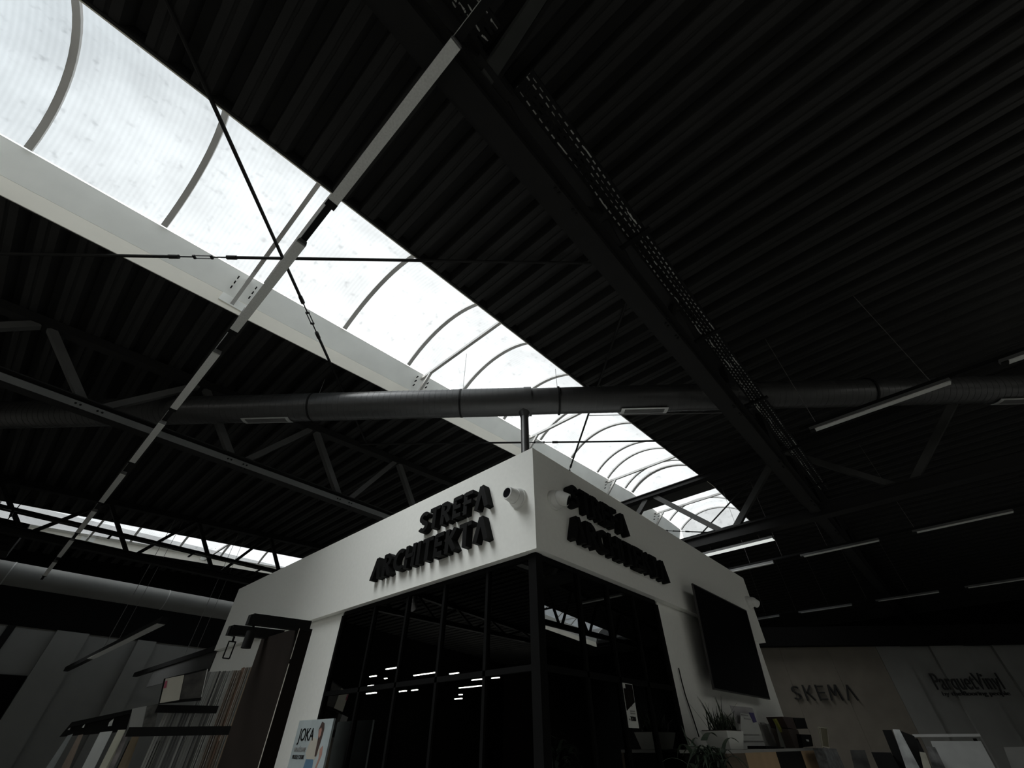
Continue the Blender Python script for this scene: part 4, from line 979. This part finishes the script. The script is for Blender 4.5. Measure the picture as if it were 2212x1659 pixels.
bx = yq('stacked_box', BLACKM, 1.50, [(1714, 1550), (1738, 1551), (1745, 1574), (1722, 1574)], .15, None); tag(bx, 'black box at the top right of the box pile on the counter', 'box', 'dark boxes piled on the counter')
bx = yq('stacked_box', mat('dark_brown_card', (.06, .045, .038), .6), 1.50, [(1702, 1574), (1724, 1577), (1735, 1615), (1718, 1616)], .15, None); tag(bx, 'dark brown box at the bottom left of the box pile on the counter', 'box', 'dark boxes piled on the counter')
bx = yq('stacked_box', BLACKM, 1.46, [(1730, 1586), (1752, 1587), (1757, 1612), (1736, 1614)], .15, None); tag(bx, 'glossy black box with a small white mark at the bottom right of the pile', 'box', 'dark boxes piled on the counter')
yq('white_mark', WHITE, 1.456, [(1741, 1597), (1747, 1598), (1748, 1602), (1743, 1601)], .003, bx)
tr_ = yq('black_tray', BLACKM, 1.42, [(1654, 1611), (1694, 1614), (1694, 1619), (1655, 1619)], .2, None); tag(tr_, 'flat black tray on the counter in front of the green card', 'tray')
af = thing('acrylic_stand', on_y(1778, 1618, 1.44), 'small upright card holder with shiny pale edges at the right counter end', 'stand')
EDG = mat('pale_gold_edge', (.50, .47, .38), .35)
yq('card', mat('olive_card', (.16, .145, .09), .6), 1.395, [(1772, 1573), (1786, 1574), (1790, 1614), (1776, 1612)], .004, af)
for cs in (((1767, 1571), (1776, 1615)), ((1786, 1573), (1791, 1617)), ((1768, 1571), (1786, 1573)), ((1776, 1612), (1790, 1615)), ((1771, 1571), (1777, 1612))):
    A = on_y(*cs[0], 1.39); B = on_y(*cs[1], 1.39); MB().bar(A, B, .008, .008, up=(0, 1, 0)).build('edge', EDG, af)
yq('display_box', mat('silver_black_foil', (.12, .125, .13), .35, var=.95, scale=22), 1.22, [(1778, 1616), (1806, 1617), (1832, 1675), (1798, 1675)], .08, None)['label'] = 'crumpled silver and black foil display at the right end of the counter'
bpy.data.objects['display_box']['category'] = 'display'
# things near the back wall
yb = -1.0
def dq(nm, M, d, cs, th, label, cat, group=None):
    o = quad_d(nm, M, d, cs, th, None)
    if label: tag(o, label, cat, group)
    return o
dq('black_stand', BLACKM, 9.0, [(1906, 1577), (1926, 1577), (1975, 1690), (1952, 1690)], .1, 'black upright panel left of the leaning white strip by the back wall', 'panel')
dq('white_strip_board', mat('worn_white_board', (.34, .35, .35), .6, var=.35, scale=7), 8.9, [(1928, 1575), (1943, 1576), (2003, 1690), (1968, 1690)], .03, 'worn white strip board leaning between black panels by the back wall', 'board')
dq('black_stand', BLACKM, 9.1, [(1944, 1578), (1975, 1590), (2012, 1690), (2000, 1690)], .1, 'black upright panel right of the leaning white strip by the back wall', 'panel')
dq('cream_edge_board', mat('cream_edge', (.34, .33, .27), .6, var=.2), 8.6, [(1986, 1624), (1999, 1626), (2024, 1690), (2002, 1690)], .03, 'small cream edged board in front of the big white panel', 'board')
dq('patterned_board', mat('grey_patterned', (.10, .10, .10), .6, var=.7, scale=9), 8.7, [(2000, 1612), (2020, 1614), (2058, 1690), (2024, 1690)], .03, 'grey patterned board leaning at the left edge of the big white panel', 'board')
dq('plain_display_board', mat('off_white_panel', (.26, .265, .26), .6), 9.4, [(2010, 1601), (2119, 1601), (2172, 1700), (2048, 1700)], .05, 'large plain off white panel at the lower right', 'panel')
lg_ = dq('grey_ledge', GREYC, 9.6, [(1970, 1586), (2116, 1585), (2119, 1591), (1974, 1592)], .3, 'long thin grey ledge above the large off white panel', 'ledge')
for px in (1978, 2105):
    A = on_d(px, 1595, 9.75); MB().box(A.x-.02, A.x+.02, A.y-.02, A.y+.02, -Z0, A.z).build('post', BLACKM, lg_)
dq('plain_display_board', WPG, 9.8, [(2168, 1614), (2240, 1613), (2280, 1700), (2200, 1700)], .05, 'dull grey panel at the lower right picture corner', 'panel')
dq('dark_figure_board', mat('dark_picture_board', (.030, .030, .028), .6, var=.8, scale=6), 8.4, [(1836, 1620), (1868, 1620), (1895, 1700), (1855, 1700)], .04, 'dark picture board low between the foil display and the black panels', 'board')
dq('dark_low_shelf', BLACKM, 8.8, [(1882, 1625), (1925, 1626), (1965, 1700), (1915, 1700)], .3, 'low dark shelf in front of the black upright panels', 'shelf')
